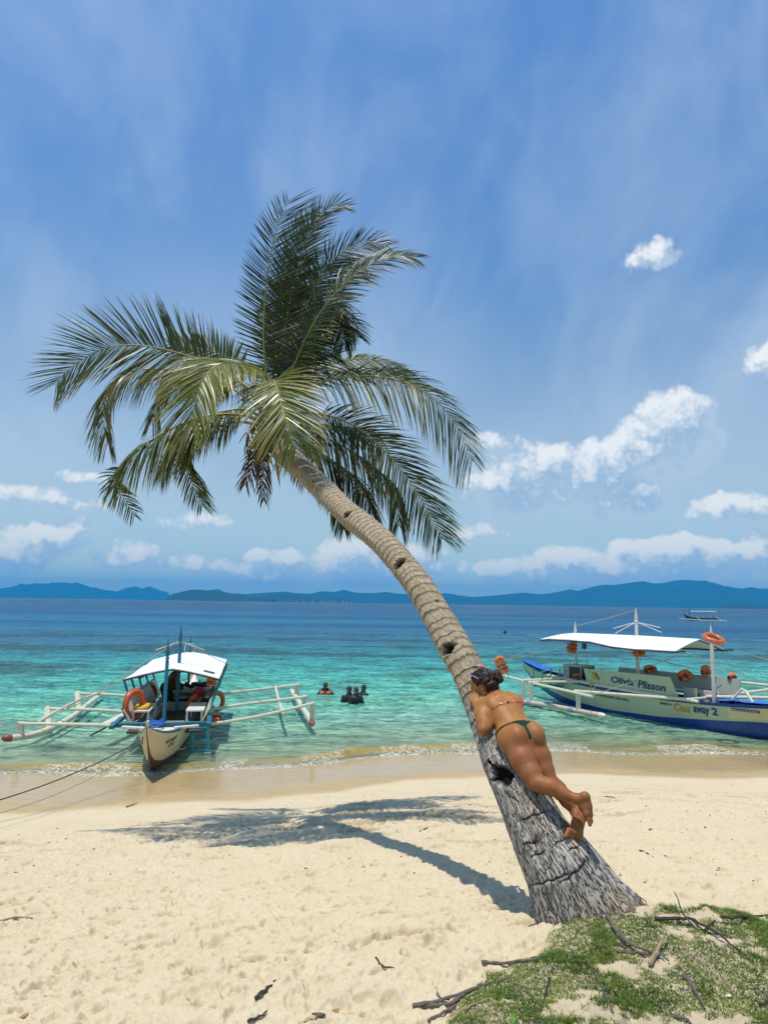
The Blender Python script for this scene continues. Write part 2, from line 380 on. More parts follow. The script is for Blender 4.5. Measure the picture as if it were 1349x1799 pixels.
# footprints and scuffs: soft hollows with a raised rim
rs = np.random.RandomState(11)
scuff = np.zeros_like(GZ)
for i in range(4600):
    yy = rs.uniform(3.1, 11.8); xx = rs.uniform(-0.66, 0.66) * yy
    tt = float(shore_t(xx, yy))
    if tt < 4.2 or rs.rand() > 0.25 + 0.75 * float(rough_amt(tt)): continue
    if float(turf_side(xx, yy)) > 0.15 and rs.rand() < 0.8: continue
    big = rs.rand() < 0.16
    L = rs.uniform(0.08, 0.15) if big else rs.uniform(0.02, 0.065); W = L * rs.uniform(0.38, 0.75); dp = (rs.uniform(0.018, 0.042) if big else rs.uniform(0.009, 0.028))
    an = rs.uniform(-0.6, 0.6) + (np.pi / 2 if rs.rand() < 0.35 else 0); r = math.hypot(xx, yy); th = math.atan2(xx, yy)
    i0, i1 = np.searchsorted(RR, [r - 2.2 * L, r + 2.2 * L]); j0, j1 = np.searchsorted(TH, [th - 2.2 * L / r, th + 2.2 * L / r])
    X = GX[i0:i1, j0:j1] - xx; Y = GY[i0:i1, j0:j1] - yy
    a = (X * math.cos(an) + Y * math.sin(an)) / L; b = (-X * math.sin(an) + Y * math.cos(an)) / W
    d = np.sqrt(a * a + b * b) + 0.30 * pn2(X * 12 + i, Y * 12, 2)
    GZ[i0:i1, j0:j1] += -dp * np.exp(-(d * 1.15) ** 4) + dp * 0.22 * np.exp(-((d - 1.2) / 0.30) ** 2)
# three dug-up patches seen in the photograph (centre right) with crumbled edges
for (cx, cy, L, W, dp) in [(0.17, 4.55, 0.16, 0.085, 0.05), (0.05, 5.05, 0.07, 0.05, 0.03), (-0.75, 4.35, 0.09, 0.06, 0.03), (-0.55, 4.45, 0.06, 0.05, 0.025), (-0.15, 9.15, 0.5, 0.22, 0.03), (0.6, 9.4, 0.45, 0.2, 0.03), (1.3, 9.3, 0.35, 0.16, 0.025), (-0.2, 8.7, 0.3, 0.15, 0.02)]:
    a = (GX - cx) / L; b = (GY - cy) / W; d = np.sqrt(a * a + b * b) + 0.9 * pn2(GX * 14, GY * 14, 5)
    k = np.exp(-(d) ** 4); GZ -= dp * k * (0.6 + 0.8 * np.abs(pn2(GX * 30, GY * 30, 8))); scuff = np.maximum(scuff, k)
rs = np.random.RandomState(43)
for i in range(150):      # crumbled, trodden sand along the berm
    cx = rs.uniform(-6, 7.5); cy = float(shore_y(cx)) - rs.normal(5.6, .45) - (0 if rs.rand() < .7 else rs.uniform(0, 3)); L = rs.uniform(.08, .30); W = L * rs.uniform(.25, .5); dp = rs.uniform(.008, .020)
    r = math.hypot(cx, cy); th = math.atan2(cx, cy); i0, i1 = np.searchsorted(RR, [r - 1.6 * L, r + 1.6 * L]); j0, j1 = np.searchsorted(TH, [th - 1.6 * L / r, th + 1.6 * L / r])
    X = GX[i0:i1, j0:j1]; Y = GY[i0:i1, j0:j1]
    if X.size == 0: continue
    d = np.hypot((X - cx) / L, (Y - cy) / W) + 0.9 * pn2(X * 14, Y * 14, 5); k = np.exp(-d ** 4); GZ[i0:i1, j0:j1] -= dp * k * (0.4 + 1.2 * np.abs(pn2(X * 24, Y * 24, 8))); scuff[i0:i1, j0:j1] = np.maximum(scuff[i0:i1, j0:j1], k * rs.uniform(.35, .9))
wet = 1 - sstep(GT + 0.22 * pn2(GX * 0.8, GY * 0.8, 3) + 0.06 * pn2(GX * 3.1, GY * 2.0, 4), 2.55, 3.05)
wet = np.maximum(wet, 0)
film = 1 - sstep(GT + 0.30 * pn2(GX * 0.5, GY * 0.9, 13) + 0.1 * pn2(GX * 2, GY * 4, 14), 1.6, 2.6)
turf = sstep(turf_side(GX, GY), -0.05, 0.3)

sm, t, p = mat_new("sand")
P = t.obj(); gn = t.noise(P, 420, 3, 0.7); bl = t.noise(P, 2.2, 4, 0.55); ml = t.noise(P, 26, 5, 0.65)
dry = t.mix(bl, (0.545, 0.445, 0.285), (0.635, 0.535, 0.362))
dry = t.mix(t.ss(ml, 0.42, 0.75, 0.0, 0.40), dry, (0.47, 0.355, 0.19))
dry = t.mix(t.ss(gn, 0.55, 0.8, 0.0, 0.45), dry, (0.36, 0.27, 0.16))
dry = t.mix(t.ss(gn, 0.42, 0.25, 0.0, 0.35), dry, (0.72, 0.64, 0.48))
strand = t.noise(t.mapping(P, scale=(9, 30, 9)), 1.0, 6, 0.7)
band = t.m('MULTIPLY', t.attr('strand'), t.ss(strand, 0.53, 0.63))
dry = t.mix(t.m('MULTIPLY', band, 0.55), dry, (0.27, 0.185, 0.085))
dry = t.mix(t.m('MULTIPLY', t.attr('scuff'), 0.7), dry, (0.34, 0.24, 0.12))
spk = t.m('MULTIPLY', t.ss(t.vor(P, 34, rand=1.0), 0.10, 0.05), t.ss(t.noise(P, 5, 3, 0.6), 0.5, 0.62))
dry = t.mix(t.m('MULTIPLY', spk, 0.75), dry, (0.08, 0.055, 0.03))
wetc = t.mix(t.noise(t.mapping(P, scale=(0.6, 2.4, 1)), 2.0, 4, 0.6), (0.40, 0.270, 0.115), (0.50, 0.370, 0.190))
wetc = t.mix(t.m('MULTIPLY', t.ss(t.noise(t.mapping(P, scale=(1.2, 9, 1), rot=(0, 0, 0.26)), 1.6, 4, 0.65, 1.5), 0.5, 0.66), 0.6), wetc, (0.30, 0.205, 0.10))
wf = t.attr('wet'); ff = t.attr('film')
c = t.mix(wf, dry, wetc)
tf = t.attr('turf'); c = t.mix(t.m('MULTIPLY', tf, t.ss(t.noise(P, 7, 4, 0.6), 0.35, 0.65, 0.25, 0.6)), c, (0.36, 0.29, 0.19))
t.put(p.inputs['Base Color'], c)
t.put(p.inputs['Roughness'], t.mix(wf, (0.92,) * 3, t.mix(ff, (0.45,) * 3, (0.10,) * 3)))
t.put(p.inputs['Specular IOR Level'], t.m('ADD', 0.12, t.m('MULTIPLY', wf, 0.30)))
t.put(p.inputs['IOR'], 1.36)
b1 = t.bump(t.noise(P, 260, 4, 0.75), 0.0025, 0.55)
b2 = t.bump(t.noise(P, 60, 4, 0.7), 0.010, 0.45, b1)
bw = t.bump(t.noise(t.mapping(P, scale=(2, 7, 1), rot=(0, 0, 0.26)), 3.0, 3, 0.5, 1.0), 0.006, 0.35)
nm = t.node('ShaderNodeMix', data_type='VECTOR'); t.put(nm.inputs[0], wf); t.put(nm.inputs[4], b2); t.put(nm.inputs[5], bw); t.put(p.inputs['Normal'], nm.outputs[1])
strandA = np.exp(-((GT - 4.9 - 0.5 * pn2(GX * 0.7, GY * 0.3, 4)) / 0.75) ** 2) * (0.75 + 0.5 * pn2(GX * 0.5, GY * 0.5, 6)) + 0.35 * np.exp(-((GT - 7.2) / 1.2) ** 2) * (pn2(GX * 0.45, GY * 0.5, 16) > 0.1)
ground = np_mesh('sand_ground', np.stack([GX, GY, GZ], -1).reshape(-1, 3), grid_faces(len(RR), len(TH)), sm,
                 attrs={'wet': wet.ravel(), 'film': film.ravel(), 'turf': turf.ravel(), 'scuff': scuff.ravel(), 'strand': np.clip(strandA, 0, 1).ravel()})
tag(ground, kind='structure')
ground['label'] = 'pale trampled beach sand running down to the water'
def ground_zs(x, y):
    x = np.atleast_1d(np.asarray(x, float)); y = np.atleast_1d(np.asarray(y, float)); r = np.hypot(x, y); th = np.arctan2(x, y)
    i = np.clip(np.searchsorted(RR, r) - 1, 0, len(RR) - 2); j = np.clip(np.searchsorted(TH, th) - 1, 0, len(TH) - 2)
    a = np.clip((r - RR[i]) / (RR[i + 1] - RR[i]), 0, 1); b = np.clip((th - TH[j]) / (TH[j + 1] - TH[j]), 0, 1)
    return (GZ[i, j] * (1 - a) + GZ[i + 1, j] * a) * (1 - b) + (GZ[i, j + 1] * (1 - a) + GZ[i + 1, j + 1] * a) * b
def ground_z(x, y): return float(ground_zs(x, y)[0])

# --- sea
TW = fan_angles(-34, 34, 620, 20)
RW = np.concatenate([np.geomspace(12.2, 34, 620), np.geomspace(34.1, 130, 420), np.geomspace(131, 2000, 60), np.geomspace(2100, 19000, 12)])
R2, T2 = np.meshgrid(RW, TW, indexing='ij'); WX = R2 * np.sin(T2); WY = R2 * np.cos(T2)
wt_ = -shore_t(WX, WY)         # metres seaward of the waterline
fade = np.clip(1 - R2 / 125, 0, 1)
calm = 0.14 + 0.86 * sstep(wt_, 0.3, 8)
h = 0.030 * fbm2(WX * 0.42 + WY * 0.10, WY * 0.95, 2, 0.5, 51)
h += 0.040 * fbm2(WX * 1.3 + 0.3 * WY, WY * 2.9, 3, 0.55, 61) * (R2 < 90)
h += 0.015 * fbm2(WX * 4.5, WY * 8.5, 2, 0.55, 71) * (R2 < 45)
h *= fade * calm
# the small wave folding on to the sand
crest = np.exp(-((wt_ - 0.55 - 0.16 * pn2(WX * 0.5, WY * 0 + 2, 7)) / 0.20) ** 2) * sstep(np.sin(WX * 0.9 + 1.1) * 0.3 + np.interp(WX, [-8, -3, 0, 2.5, 4, 12], [0.35, 0.6, 1.0, 1.15, 0.35, 0.25]), 0.0, 1.0)
h += 0.15 * crest * (0.8 + 0.35 * pn2(WX * 4, WY * 2, 3))
tt = wt_ + 1.5 * pn2(WX * 0.12, WY * 0.12, 91) * sstep(wt_, 3, 12)
stops = [-1, 1.5, 4, 8, 14, 22, 32, 48, 80, 160, 600, 3000, 12000]
cols = np.array([(0.36, 0.46, 0.27), (0.34, 0.62, 0.40), (0.25, 0.59, 0.42), (0.135, 0.49, 0.34), (0.070, 0.40, 0.305), (0.030, 0.31, 0.275), (0.011, 0.195, 0.225), (0.007, 0.125, 0.200), (0.006, 0.115, 0.215), (0.004, 0.092, 0.190), (0.003, 0.060, 0.135), (0.002, 0.034, 0.085), (0.001, 0.020, 0.055)])
col = np.stack([np.interp(tt, stops, cols[:, k]) for k in range(3)], -1)
reef = sstep(fbm2(WX * 0.075 + 3, WY * 0.115, 4, 0.55, 81), 0.02, 0.28) * sstep(tt, 14, 22) * (1 - sstep(tt, 46, 75))
col = col * (1 - 0.52 * reef[..., None]) + 0.0
reef2 = sstep(fbm2(WX * 0.3, WY * 0.45, 4, 0.6, 85), 0.12, 0.35) * sstep(tt, 8, 14) * (1 - sstep(tt, 34, 50))
col = col * (1 - 0.30 * reef2[..., None])
lane = fbm2(WX * 0.006, WY * 0.035, 3, 0.5, 95) * sstep(wt_, 40, 90)
col = col * (1 + 0.75 * np.clip(lane, -0.5, 0.9)[..., None] * np.array([1.4, 1.0, 0.6]))
opq = np.interp(wt_, [-0.5, 0.2, 2, 4.5, 8, 14, 22], [0.02, 0.08, 0.34, 0.55, 0.76, 0.93, 1.0])
opq = np.clip(opq * (1 + 0.25 * fbm2(WX * 0.35, WY * 0.5, 3, 0.5, 77)), 0, 1)
lace = np.exp(-((wt_ - 0.05 - 0.10 * pn2(WX * 1.3, WY * 0 + 5, 8)) / 0.22) ** 2) * (0.75 + 0.5 * pn2(WX * 0.7, WY * 0, 9)) + 0.5 * np.exp(-((wt_ - 0.55) / 0.45) ** 2) * (pn2(WX * 0.6, WY * 0 + 3, 19) > 0)
lace = np.clip(lace, 0, 1)
mudc = np.clip(crest * 1.2, 0, 1)
F = grid_faces(len(RW), len(TW)); land = (wt_.ravel() < -0.55); F = F[~land[F].all(1)]

wm = bpy.data.materials.new("sea_water"); wm.use_nodes = True; t = NT(wm.node_tree); t.n.remove(wm.node_tree.nodes['Principled BSDF'])
out = wm.node_tree.nodes['Material Output']; P = t.obj(); sp = t.xyz(P)
dist = t.vm('LENGTH', P)
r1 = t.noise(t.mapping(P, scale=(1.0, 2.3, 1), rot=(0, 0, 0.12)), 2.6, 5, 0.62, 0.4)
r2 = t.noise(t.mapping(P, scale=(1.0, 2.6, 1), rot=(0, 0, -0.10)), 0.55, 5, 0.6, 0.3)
r3 = t.noise(t.mapping(P, scale=(1.0, 3.2, 1)), 0.10, 5, 0.6, 0.2)
n1 = t.bump(r1, 0.060, 0.75)
n2 = t.bump(r2, 0.26, 0.70, n1)
n3 = t.bump(r3, 1.2, 0.60, n2)
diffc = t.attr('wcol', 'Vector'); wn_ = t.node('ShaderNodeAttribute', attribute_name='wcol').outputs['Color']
ripple_shade = t.ss(t.m('ADD', t.m('MULTIPLY', r1, 0.55), t.m('MULTIPLY', r2, 0.45)), 0.36, 0.66)
wcol = t.mix(ripple_shade, t.mix(1.0, wn_, (0.18, 0.36, 0.44), 'MULTIPLY'), t.mix(1.0, wn_, (2.1, 1.50, 1.38), 'MULTIPLY'))  # light and dark of the ripple slopes painted into the water colour
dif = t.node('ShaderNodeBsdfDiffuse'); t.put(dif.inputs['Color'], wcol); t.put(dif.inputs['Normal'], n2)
tr = t.node('ShaderNodeBsdfTransparent'); t.put(tr.inputs['Color'], t.mix(t.attr('opq'), (0.97, 0.99, 0.96), (0.55, 0.92, 0.80)))
body = t.node('ShaderNodeMixShader'); t.put(body.inputs[0], t.attr('opq')); t.l.new(tr.outputs[0], body.inputs[1]); t.l.new(dif.outputs[0], body.inputs[2])
gl = t.node('ShaderNodeBsdfGlossy'); gl.inputs['Roughness'].default_value = 0.09; t.put(gl.inputs['Normal'], n3); gl.inputs['Color'].default_value = (1, 1, 1, 1)
fr = t.node('ShaderNodeFresnel'); fr.inputs['IOR'].default_value = 1.33; t.put(fr.inputs['Normal'], n3)
frf = t.m('MINIMUM', t.m('MULTIPLY', fr.outputs[0], 0.62), 0.46)
surf = t.node('ShaderNodeMixShader'); t.put(surf.inputs[0], frf); t.l.new(body.outputs[0], surf.inputs[1]); t.l.new(gl.outputs[0], surf.inputs[2])
foam_n = t.noise(t.mapping(P, scale=(1, 1.3, 1)), 9, 6, 0.75, 0.8); foam_v = t.vor(P, 16, 'F1')
fm = t.m('MULTIPLY', t.attr('lace'), t.ss(t.m('SUBTRACT', foam_n, t.m('MULTIPLY', foam_v, 0.22)), 0.30, 0.50))
foam = t.node('ShaderNodeBsdfDiffuse'); foam.inputs['Color'].default_value = (0.70, 0.68, 0.60, 1); t.put(foam.inputs['Normal'], t.bump(foam_n, 0.03, 0.9))
silt = t.node('ShaderNodeBsdfDiffuse'); t.put(silt.inputs['Color'], t.mix(foam_n, (0.22, 0.13, 0.022), (0.46, 0.34, 0.11))); t.put(silt.inputs['Normal'], n1)
s3 = t.node('ShaderNodeMixShader'); t.put(s3.inputs[0], t.m('MULTIPLY', t.attr('silt'), 0.85)); t.l.new(surf.outputs[0], s3.inputs[1]); t.l.new(silt.outputs[0], s3.inputs[2])
s4 = t.node('ShaderNodeMixShader'); t.put(s4.inputs[0], t.m('MULTIPLY', fm, 0.9)); t.l.new(s3.outputs[0], s4.inputs[1]); t.l.new(foam.outputs[0], s4.inputs[2])
t.l.new(s4.outputs[0], out.inputs['Surface'])
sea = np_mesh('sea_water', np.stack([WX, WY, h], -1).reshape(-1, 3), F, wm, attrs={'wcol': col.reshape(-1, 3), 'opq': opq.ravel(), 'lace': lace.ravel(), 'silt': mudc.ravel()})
tag(sea, kind='structure'); sea['label'] = 'clear green to deep blue sea with small ripples'

# --- hills across the bay
hm, t, p = mat_new("hill_forest")
P = t.obj(); t.put(p.inputs['Base Color'], t.mix(t.noise(P, 0.004, 6, 0.65), (0.012, 0.030, 0.012), (0.04, 0.065, 0.03))); p.inputs['Roughness'].default_value = 0.95; p.inputs['Specular IOR Level'].default_value = 0.1
def at(px, py, Y):
    d = px_ray(px, py); return CAMP + d * (Y / d[1])
def hills(name, pts, Y, depth, seed, label, base=-2.0):
    pts = sorted(pts); xs = np.array([q[0] for q in pts]); ys = np.array([q[1] for q in pts]); n = max(24, int((xs[-1] - xs[0]) / 2.2))
    X = np.linspace(xs[0], xs[-1], n); yy = np.interp(X, xs, ys)
    top = np.array([at(a, b, Y) for a, b in zip(X, yy)]); top[:, 2] = np.maximum(top[:, 2], 0.5)
    hgt = top[:, 2]; rows = []
    prof = [(-1.0, 0.0), (-0.8, 0.16), (-0.6, 0.36), (-0.42, 0.50), (-0.25, 0.72), (-0.1, 0.92), (0, 1.0), (0.25, 0.82), (0.6, 0.4), (1.0, 0.0)]
    for (o, hh) in prof:
        k = 1 + (0.30 * fbm2(top[:, 0] / depth * 2.2 + o * 2, top[:, 0] * 0 + o * 3, 3, 0.6, seed)) * (hh < 0.999) * (hh > 0)
        r = top.copy(); r[:, 1] += o * depth * (0.35 + 0.65 * np.clip(hgt / hgt.max(), 0, 1)) + 0.1 * depth * pn2(top[:, 0] / depth * 1.5, top[:, 0] * 0 + o, seed + 2) * (hh < 0.999)
        r[:, 2] = np.where(hh > 0, hgt * hh * k, base); rows.append(r)
    V = np.array(rows).reshape(-1, 3); o = np_mesh(name, V, grid_faces(len(prof), n), hm, base=(float(top[:, 0].mean()), Y, 0))
    tag(o, kind='structure'); o['label'] = label; return o
hills('hills', [(-60, 1040), (-20, 1036), (0, 1034), (30, 1030), (65, 1024), (85, 1029), (110, 1023), (125, 1025), (140, 1026), (165, 1033), (205, 1040), (218, 1034), (232, 1031), (250, 1034), (270, 1033), (290, 1041), (312, 1052)], 15500, 1300, 5, 'pale blue hills far off on the left')
hills('hills', [(350, 1052), (370, 1038), (385, 1037), (400, 1042), (425, 1045), (440, 1043), (470, 1041), (490, 1040), (500, 1039), (520, 1042), (545, 1043), (560, 1041), (590, 1040), (605, 1037), (620, 1041), (650, 1042), (680, 1040), (700, 1043), (740, 1045), (770, 1043), (785, 1042), (800, 1045), (830, 1049), (870, 1046), (920, 1041), (945, 1044), (960, 1043), (985, 1039), (1000, 1035), (1015, 1038), (1045, 1030), (1060, 1027), (1075, 1028), (1110, 1023), (1130, 1021), (1150, 1025), (1165, 1024), (1190, 1019), (1210, 1019), (1225, 1021), (1240, 1026), (1252, 1023), (1270, 1029), (1300, 1034), (1320, 1033), (1349, 1036), (1400, 1041), (1450, 1050)], 12500, 1800, 15, 'long blue mountain ridge across the bay')
hills('hills', [(295, 1052), (300, 1046), (318, 1040), (335, 1036), (352, 1036), (370, 1038), (395, 1041), (420, 1044), (450, 1048), (480, 1054)], 7600, 500, 25, 'low dark wooded island in front of the far hills')
hills('hills', [(440, 1056), (455, 1049), (475, 1046), (492, 1045), (510, 1046), (540, 1048), (575, 1049), (600, 1051), (625, 1057)], 8600, 500, 35, 'low dark wooded island with white buildings on its shore')
hills('hills', [(705, 1062), (760, 1052), (790, 1051), (830, 1054), (900, 1058), (960, 1064)], 11000, 500, 45, 'low spur at the foot of the mountain ridge')
hills('hills', [(1255, 1073), (1270, 1065), (1285, 1061), (1298, 1059), (1315, 1061), (1330, 1063), (1349, 1065), (1390, 1066), (1420, 1075)], 7200, 500, 55, 'small dark headland at the right edge')
# air over the bay
hz, t, p = mat_new("sea_haze"); hz.node_tree.nodes.remove(p)
pv_ = t.node('ShaderNodeVolumePrincipled'); pv_.inputs['Color'].default_value = (0.02, 0.46, 0.98, 1); pv_.inputs['Density'].default_value = 0.00008; pv_.inputs['Anisotropy'].default_value = 0.0
t.l.new(pv_.outputs[0], hz.node_tree.nodes['Material Output'].inputs['Volume'])
HAZE_TOP = 560.0
hb = MB().box((0, 9000, (HAZE_TOP - 20) / 2), (21500, 0, 0), (0, 11500, 0), (0, 0, (HAZE_TOP + 20) / 2)).build('haze', hz, smooth=False)
tag(hb, kind='stuff'); hb['label'] = 'thin blue sea haze over the bay'
# ================================================================ THE PALM
TRK = [(1029, 1632, 4.50, 180), (1027, 1610, 4.52, 171), (1005, 1565, 4.53, 151), (983, 1522, 4.55, 132), (950, 1466, 4.62, 105), (918, 1400, 4.73, 85), (882, 1330, 4.92, 72), (855, 1255, 5.15, 63), (829, 1190, 5.38, 58), (793, 1128, 5.62, 54), (739, 1034, 6.05, 49), (690, 972, 6.50, 45),
       (650, 934, 6.90, 42), (608, 900, 7.35, 40), (568, 860, 7.9, 39), (529, 822, 8.4, 37), (498, 795, 8.75, 35), (478, 765, 9.0, 31), (474, 735, 9.15, 23)]
tp = []
for (a, b, Y, w_) in TRK:
    q = at(a, b, Y); dep = (q - CAMP) @ _f; tp.append((*q, w_ * dep / FPX / 2))
_a, _b = np.array(tp[1][:3]), np.array(tp[3][:3]); _d = (_a - _b) / np.linalg.norm(_a - _b); tp[0] = (*(_a + _d * .16), tp[1][3] * 1.05); tp = [(*(_a + _d * .45 + [0, 0, -.05]), tp[1][3] * 1.12)] + tp
cl = catmull(tp, 30); seg = np.linalg.norm(np.diff(cl[:, :3], axis=0), axis=1); S = np.concatenate([[0], np.cumsum(seg)])
NL, NA = 1500, 200
ss_ = np.concatenate([np.linspace(0, 2.3, 800)[:-1], np.linspace(2.3, S[-1], 700)]); 
TC = np.stack([np.interp(ss_, S, cl[:, k]) for k in range(4)], -1); NL = len(ss_)
T = np.gradient(TC[:, :3], ss_, axis=0); T /= np.linalg.norm(T, axis=1, keepdims=True)
camd = CAMP - TC[:, :3]; camd /= np.linalg.norm(camd, axis=1, keepdims=True)
N0 = camd - T * (camd * T).sum(1, keepdims=True); N0 /= np.linalg.norm(N0, axis=1, keepdims=True); B0 = np.cross(T, N0)
ANG = np.arange(NA) * 2 * np.pi / NA
A2, S2 = np.meshgrid(ANG, ss_)
ca, sa = np.cos(A2), np.sin(A2)
Sg = S2
# irregular leaf-scar rings: their spacing shrinks towards the crown
ringpos = []; q_ = 0.55; rr_ = np.random.RandomState(4)
while q_ < S[-1]:
    ringpos.append(q_); q_ += np.interp(q_, [0.5, 1.5, 3.0, 4.5, 7.0], [0.17, 0.115, 0.088, 0.072, 0.058]) * rr_.uniform(0.7, 1.3)
ringpos = np.array(ringpos)
tilt = 0.022 * np.sin(A2 + 0.7 * np.sin(S2 * 3)) + 0.012 * pn3(ca * 1.6, sa * 1.6, S2 * 1.3, 3) + 0.006 * pn3(ca * 5, sa * 5, S2 * 5, 4)
ph = S2 + tilt; idx = np.clip(np.searchsorted(ringpos, ph.ravel()) - 1, 0, len(ringpos) - 2).reshape(ph.shape)
fr_ = np.clip((ph - ringpos[idx]) / (ringpos[idx + 1] - ringpos[idx]), 0, 1)
ramp_up = sstep(S2, 1.05, 2.1)
vary = 0.6 + 0.8 * (_GR[(idx * 7) % 512] * 0.5 + 0.5)
saw = (1 - fr_) ** 1.5 * 1.0 + np.exp(-(fr_ / 0.07) ** 2) * 0.5 - np.exp(-((1 - fr_) / 0.06) ** 2) * 0.9
Rr = TC[:, 3][:, None] * np.ones_like(A2)
disp = ramp_up * vary * 0.0050 * saw
fib = np.abs(pn3(ca * 13 + 0, sa * 13, S2 * 3.2, 5)) + 0.6 * np.abs(pn3(ca * 27, sa * 27, S2 * 7, 6))
low = 1 - sstep(S2, 1.3, 2.6)
fib2 = np.abs(pn3(ca * 24, sa * 24, S2 * 4.5, 15)) + .5 * np.abs(pn3(ca * 40, sa * 40, S2 * 9, 16))
disp += low * (0.005 * (fib - 0.45) + .005 * (fib2 - .4)) + 0.0035 * (1 - low) * (fib - 0.4) * 0.8
disp += 0.010 * pn3(ca * 2.1, sa * 2.1, S2 * 1.9, 7) + 0.010 * low * pn3(ca * 3.5, sa * 3.5, S2 * 3.1, 8)
# root mass at the very foot
foot = 1 - sstep(S2, 0.40, 0.66)
disp += foot * (0.035 * np.abs(pn3(ca * 9, sa * 9, S2 * 6, 10)) + 0.01)
# transverse cracks low down
cr = np.zeros_like(A2); nt = np.zeros_like(A2)
Vtmp = TC[:, None, :3] + Rr[..., None] * (N0[:, None] * ca[..., None] + B0[:, None] * sa[..., None])
rel = Vtmp - CAMP; dd_ = rel @ _f; PXX = 674.5 + FPX * (rel @ _r) / dd_; PYY = 899.5 - FPX * (rel @ _u) / dd_
frontm = (np.cos(A2) > 0.05)
def on_trunk(x, y):
    d = np.where(frontm, (PXX - x) ** 2 + (PYY - y) ** 2, 1e9); i = np.unravel_index(np.argmin(d), d.shape); return ss_[i[0]], ANG[i[1]], TC[i[0], 3]
def surf_uv(s0, a0, r0):
    da = (A2 - a0 + np.pi) % (2 * np.pi) - np.pi; return da * r0, S2 - s0
# climbing notches cut in the trunk: (x, y, half width, half height, tilt)
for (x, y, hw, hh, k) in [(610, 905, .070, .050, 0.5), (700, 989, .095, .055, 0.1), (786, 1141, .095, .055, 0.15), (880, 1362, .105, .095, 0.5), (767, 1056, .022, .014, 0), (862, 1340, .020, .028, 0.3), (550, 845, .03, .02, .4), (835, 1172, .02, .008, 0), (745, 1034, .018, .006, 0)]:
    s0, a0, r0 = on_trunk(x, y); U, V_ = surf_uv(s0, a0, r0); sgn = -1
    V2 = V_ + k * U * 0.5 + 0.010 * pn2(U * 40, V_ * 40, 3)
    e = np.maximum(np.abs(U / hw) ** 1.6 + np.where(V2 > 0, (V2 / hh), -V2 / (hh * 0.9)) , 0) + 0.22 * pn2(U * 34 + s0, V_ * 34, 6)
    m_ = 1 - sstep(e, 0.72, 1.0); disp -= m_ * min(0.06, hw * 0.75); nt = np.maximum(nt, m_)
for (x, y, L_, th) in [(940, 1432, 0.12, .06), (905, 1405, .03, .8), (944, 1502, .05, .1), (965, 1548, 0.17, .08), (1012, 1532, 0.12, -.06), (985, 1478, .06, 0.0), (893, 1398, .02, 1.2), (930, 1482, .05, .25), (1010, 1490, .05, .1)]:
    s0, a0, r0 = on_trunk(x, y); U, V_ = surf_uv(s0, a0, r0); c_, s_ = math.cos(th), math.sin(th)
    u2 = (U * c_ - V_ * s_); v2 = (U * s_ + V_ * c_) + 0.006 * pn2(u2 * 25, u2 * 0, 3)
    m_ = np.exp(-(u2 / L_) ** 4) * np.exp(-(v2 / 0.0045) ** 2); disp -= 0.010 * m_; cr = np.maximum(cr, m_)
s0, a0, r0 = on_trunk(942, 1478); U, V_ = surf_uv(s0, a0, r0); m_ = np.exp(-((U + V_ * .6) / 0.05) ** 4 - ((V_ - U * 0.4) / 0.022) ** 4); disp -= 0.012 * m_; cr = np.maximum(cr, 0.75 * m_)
Rr = Rr + disp
VT = TC[:, None, :3] + Rr[..., None] * (N0[:, None] * ca[..., None] + B0[:, None] * sa[..., None])

bm_, t, p = mat_new("palm_bark")
uv = t.node('ShaderNodeUVMap', uv_map='UVMap').outputs[0]
P = t.obj(); lw = t.attr('low'); rg = t.attr('ring'); ntc = t.attr('notch'); crk = t.attr('crack')
fine = t.noise(P, 38, 6, 0.7); blot = t.noise(P, 3.2, 5, 0.6)
circ = t.attr('circ', 'Vector')     # (cos, sin, length) so the grain wraps round the trunk without a seam
grain = t.noise(t.mapping(circ, scale=(5.6, 5.6, 5.2)), 2.2, 7, 0.66, 0.30)
grain2 = t.noise(t.mapping(circ, scale=(4.5, 4.5, 7)), 2.2, 5, 0.65, 0.6)
fiss = t.ss(t.m('ABSOLUTE', t.m('SUBTRACT', grain, 0.5)), 0.005, 0.050)
upc = t.mix(blot, (0.43, 0.345, 0.215), (0.62, 0.53, 0.38))
upc = t.mix(t.ss(grain2, 0.40, 0.62, 0.45, 0.0), upc, (0.30, 0.19, 0.09))
upc = t.mix(t.ss(rg, 0.62, 0.97, 0.0, 0.80), upc, (0.12, 0.08, 0.04))
upc = t.mix(t.ss(rg, 0.16, 0.0, 0.0, 0.55), upc, (0.66, 0.58, 0.45))
upc = t.mix(t.ss(fiss, 1.0, 0.0, 0.0, 0.5), upc, (0.12, 0.08, 0.045))
loc_ = t.mix(blot, (0.33, 0.30, 0.26), (0.62, 0.59, 0.54))
loc_ = t.mix(t.ss(t.noise(P, 2.1, 3, 0.5), 0.42, 0.62, 0.10, 0.70), loc_, (0.44, 0.32, 0.18))
loc_ = t.mix(t.ss(fiss, 1.0, 0.10, 0.0, 0.90), loc_, (0.035, 0.028, 0.02))
loc_ = t.mix(t.ss(grain2, 0.32, 0.44, 0.55, 0.0), loc_, (0.09, 0.07, 0.05))
c = t.mix(lw, upc, loc_)
c = t.mix(t.ss(fine, 0.55, 0.8, 0, 0.4), c, (0.62, 0.58, 0.50))
c = t.mix(t.ss(fine, 0.40, 0.25, 0, 0.5), c, (0.08, 0.06, 0.04))
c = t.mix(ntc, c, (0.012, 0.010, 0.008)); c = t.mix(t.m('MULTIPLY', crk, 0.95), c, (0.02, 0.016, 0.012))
t.put(p.inputs['Base Color'], c); p.inputs['Roughness'].default_value = 0.85; p.inputs['Specular IOR Level'].default_value = 0.2
hb_ = t.m('ADD', t.m('MULTIPLY', fiss, t.m('ADD', 0.25, lw)), t.m('MULTIPLY', fine, 0.5))
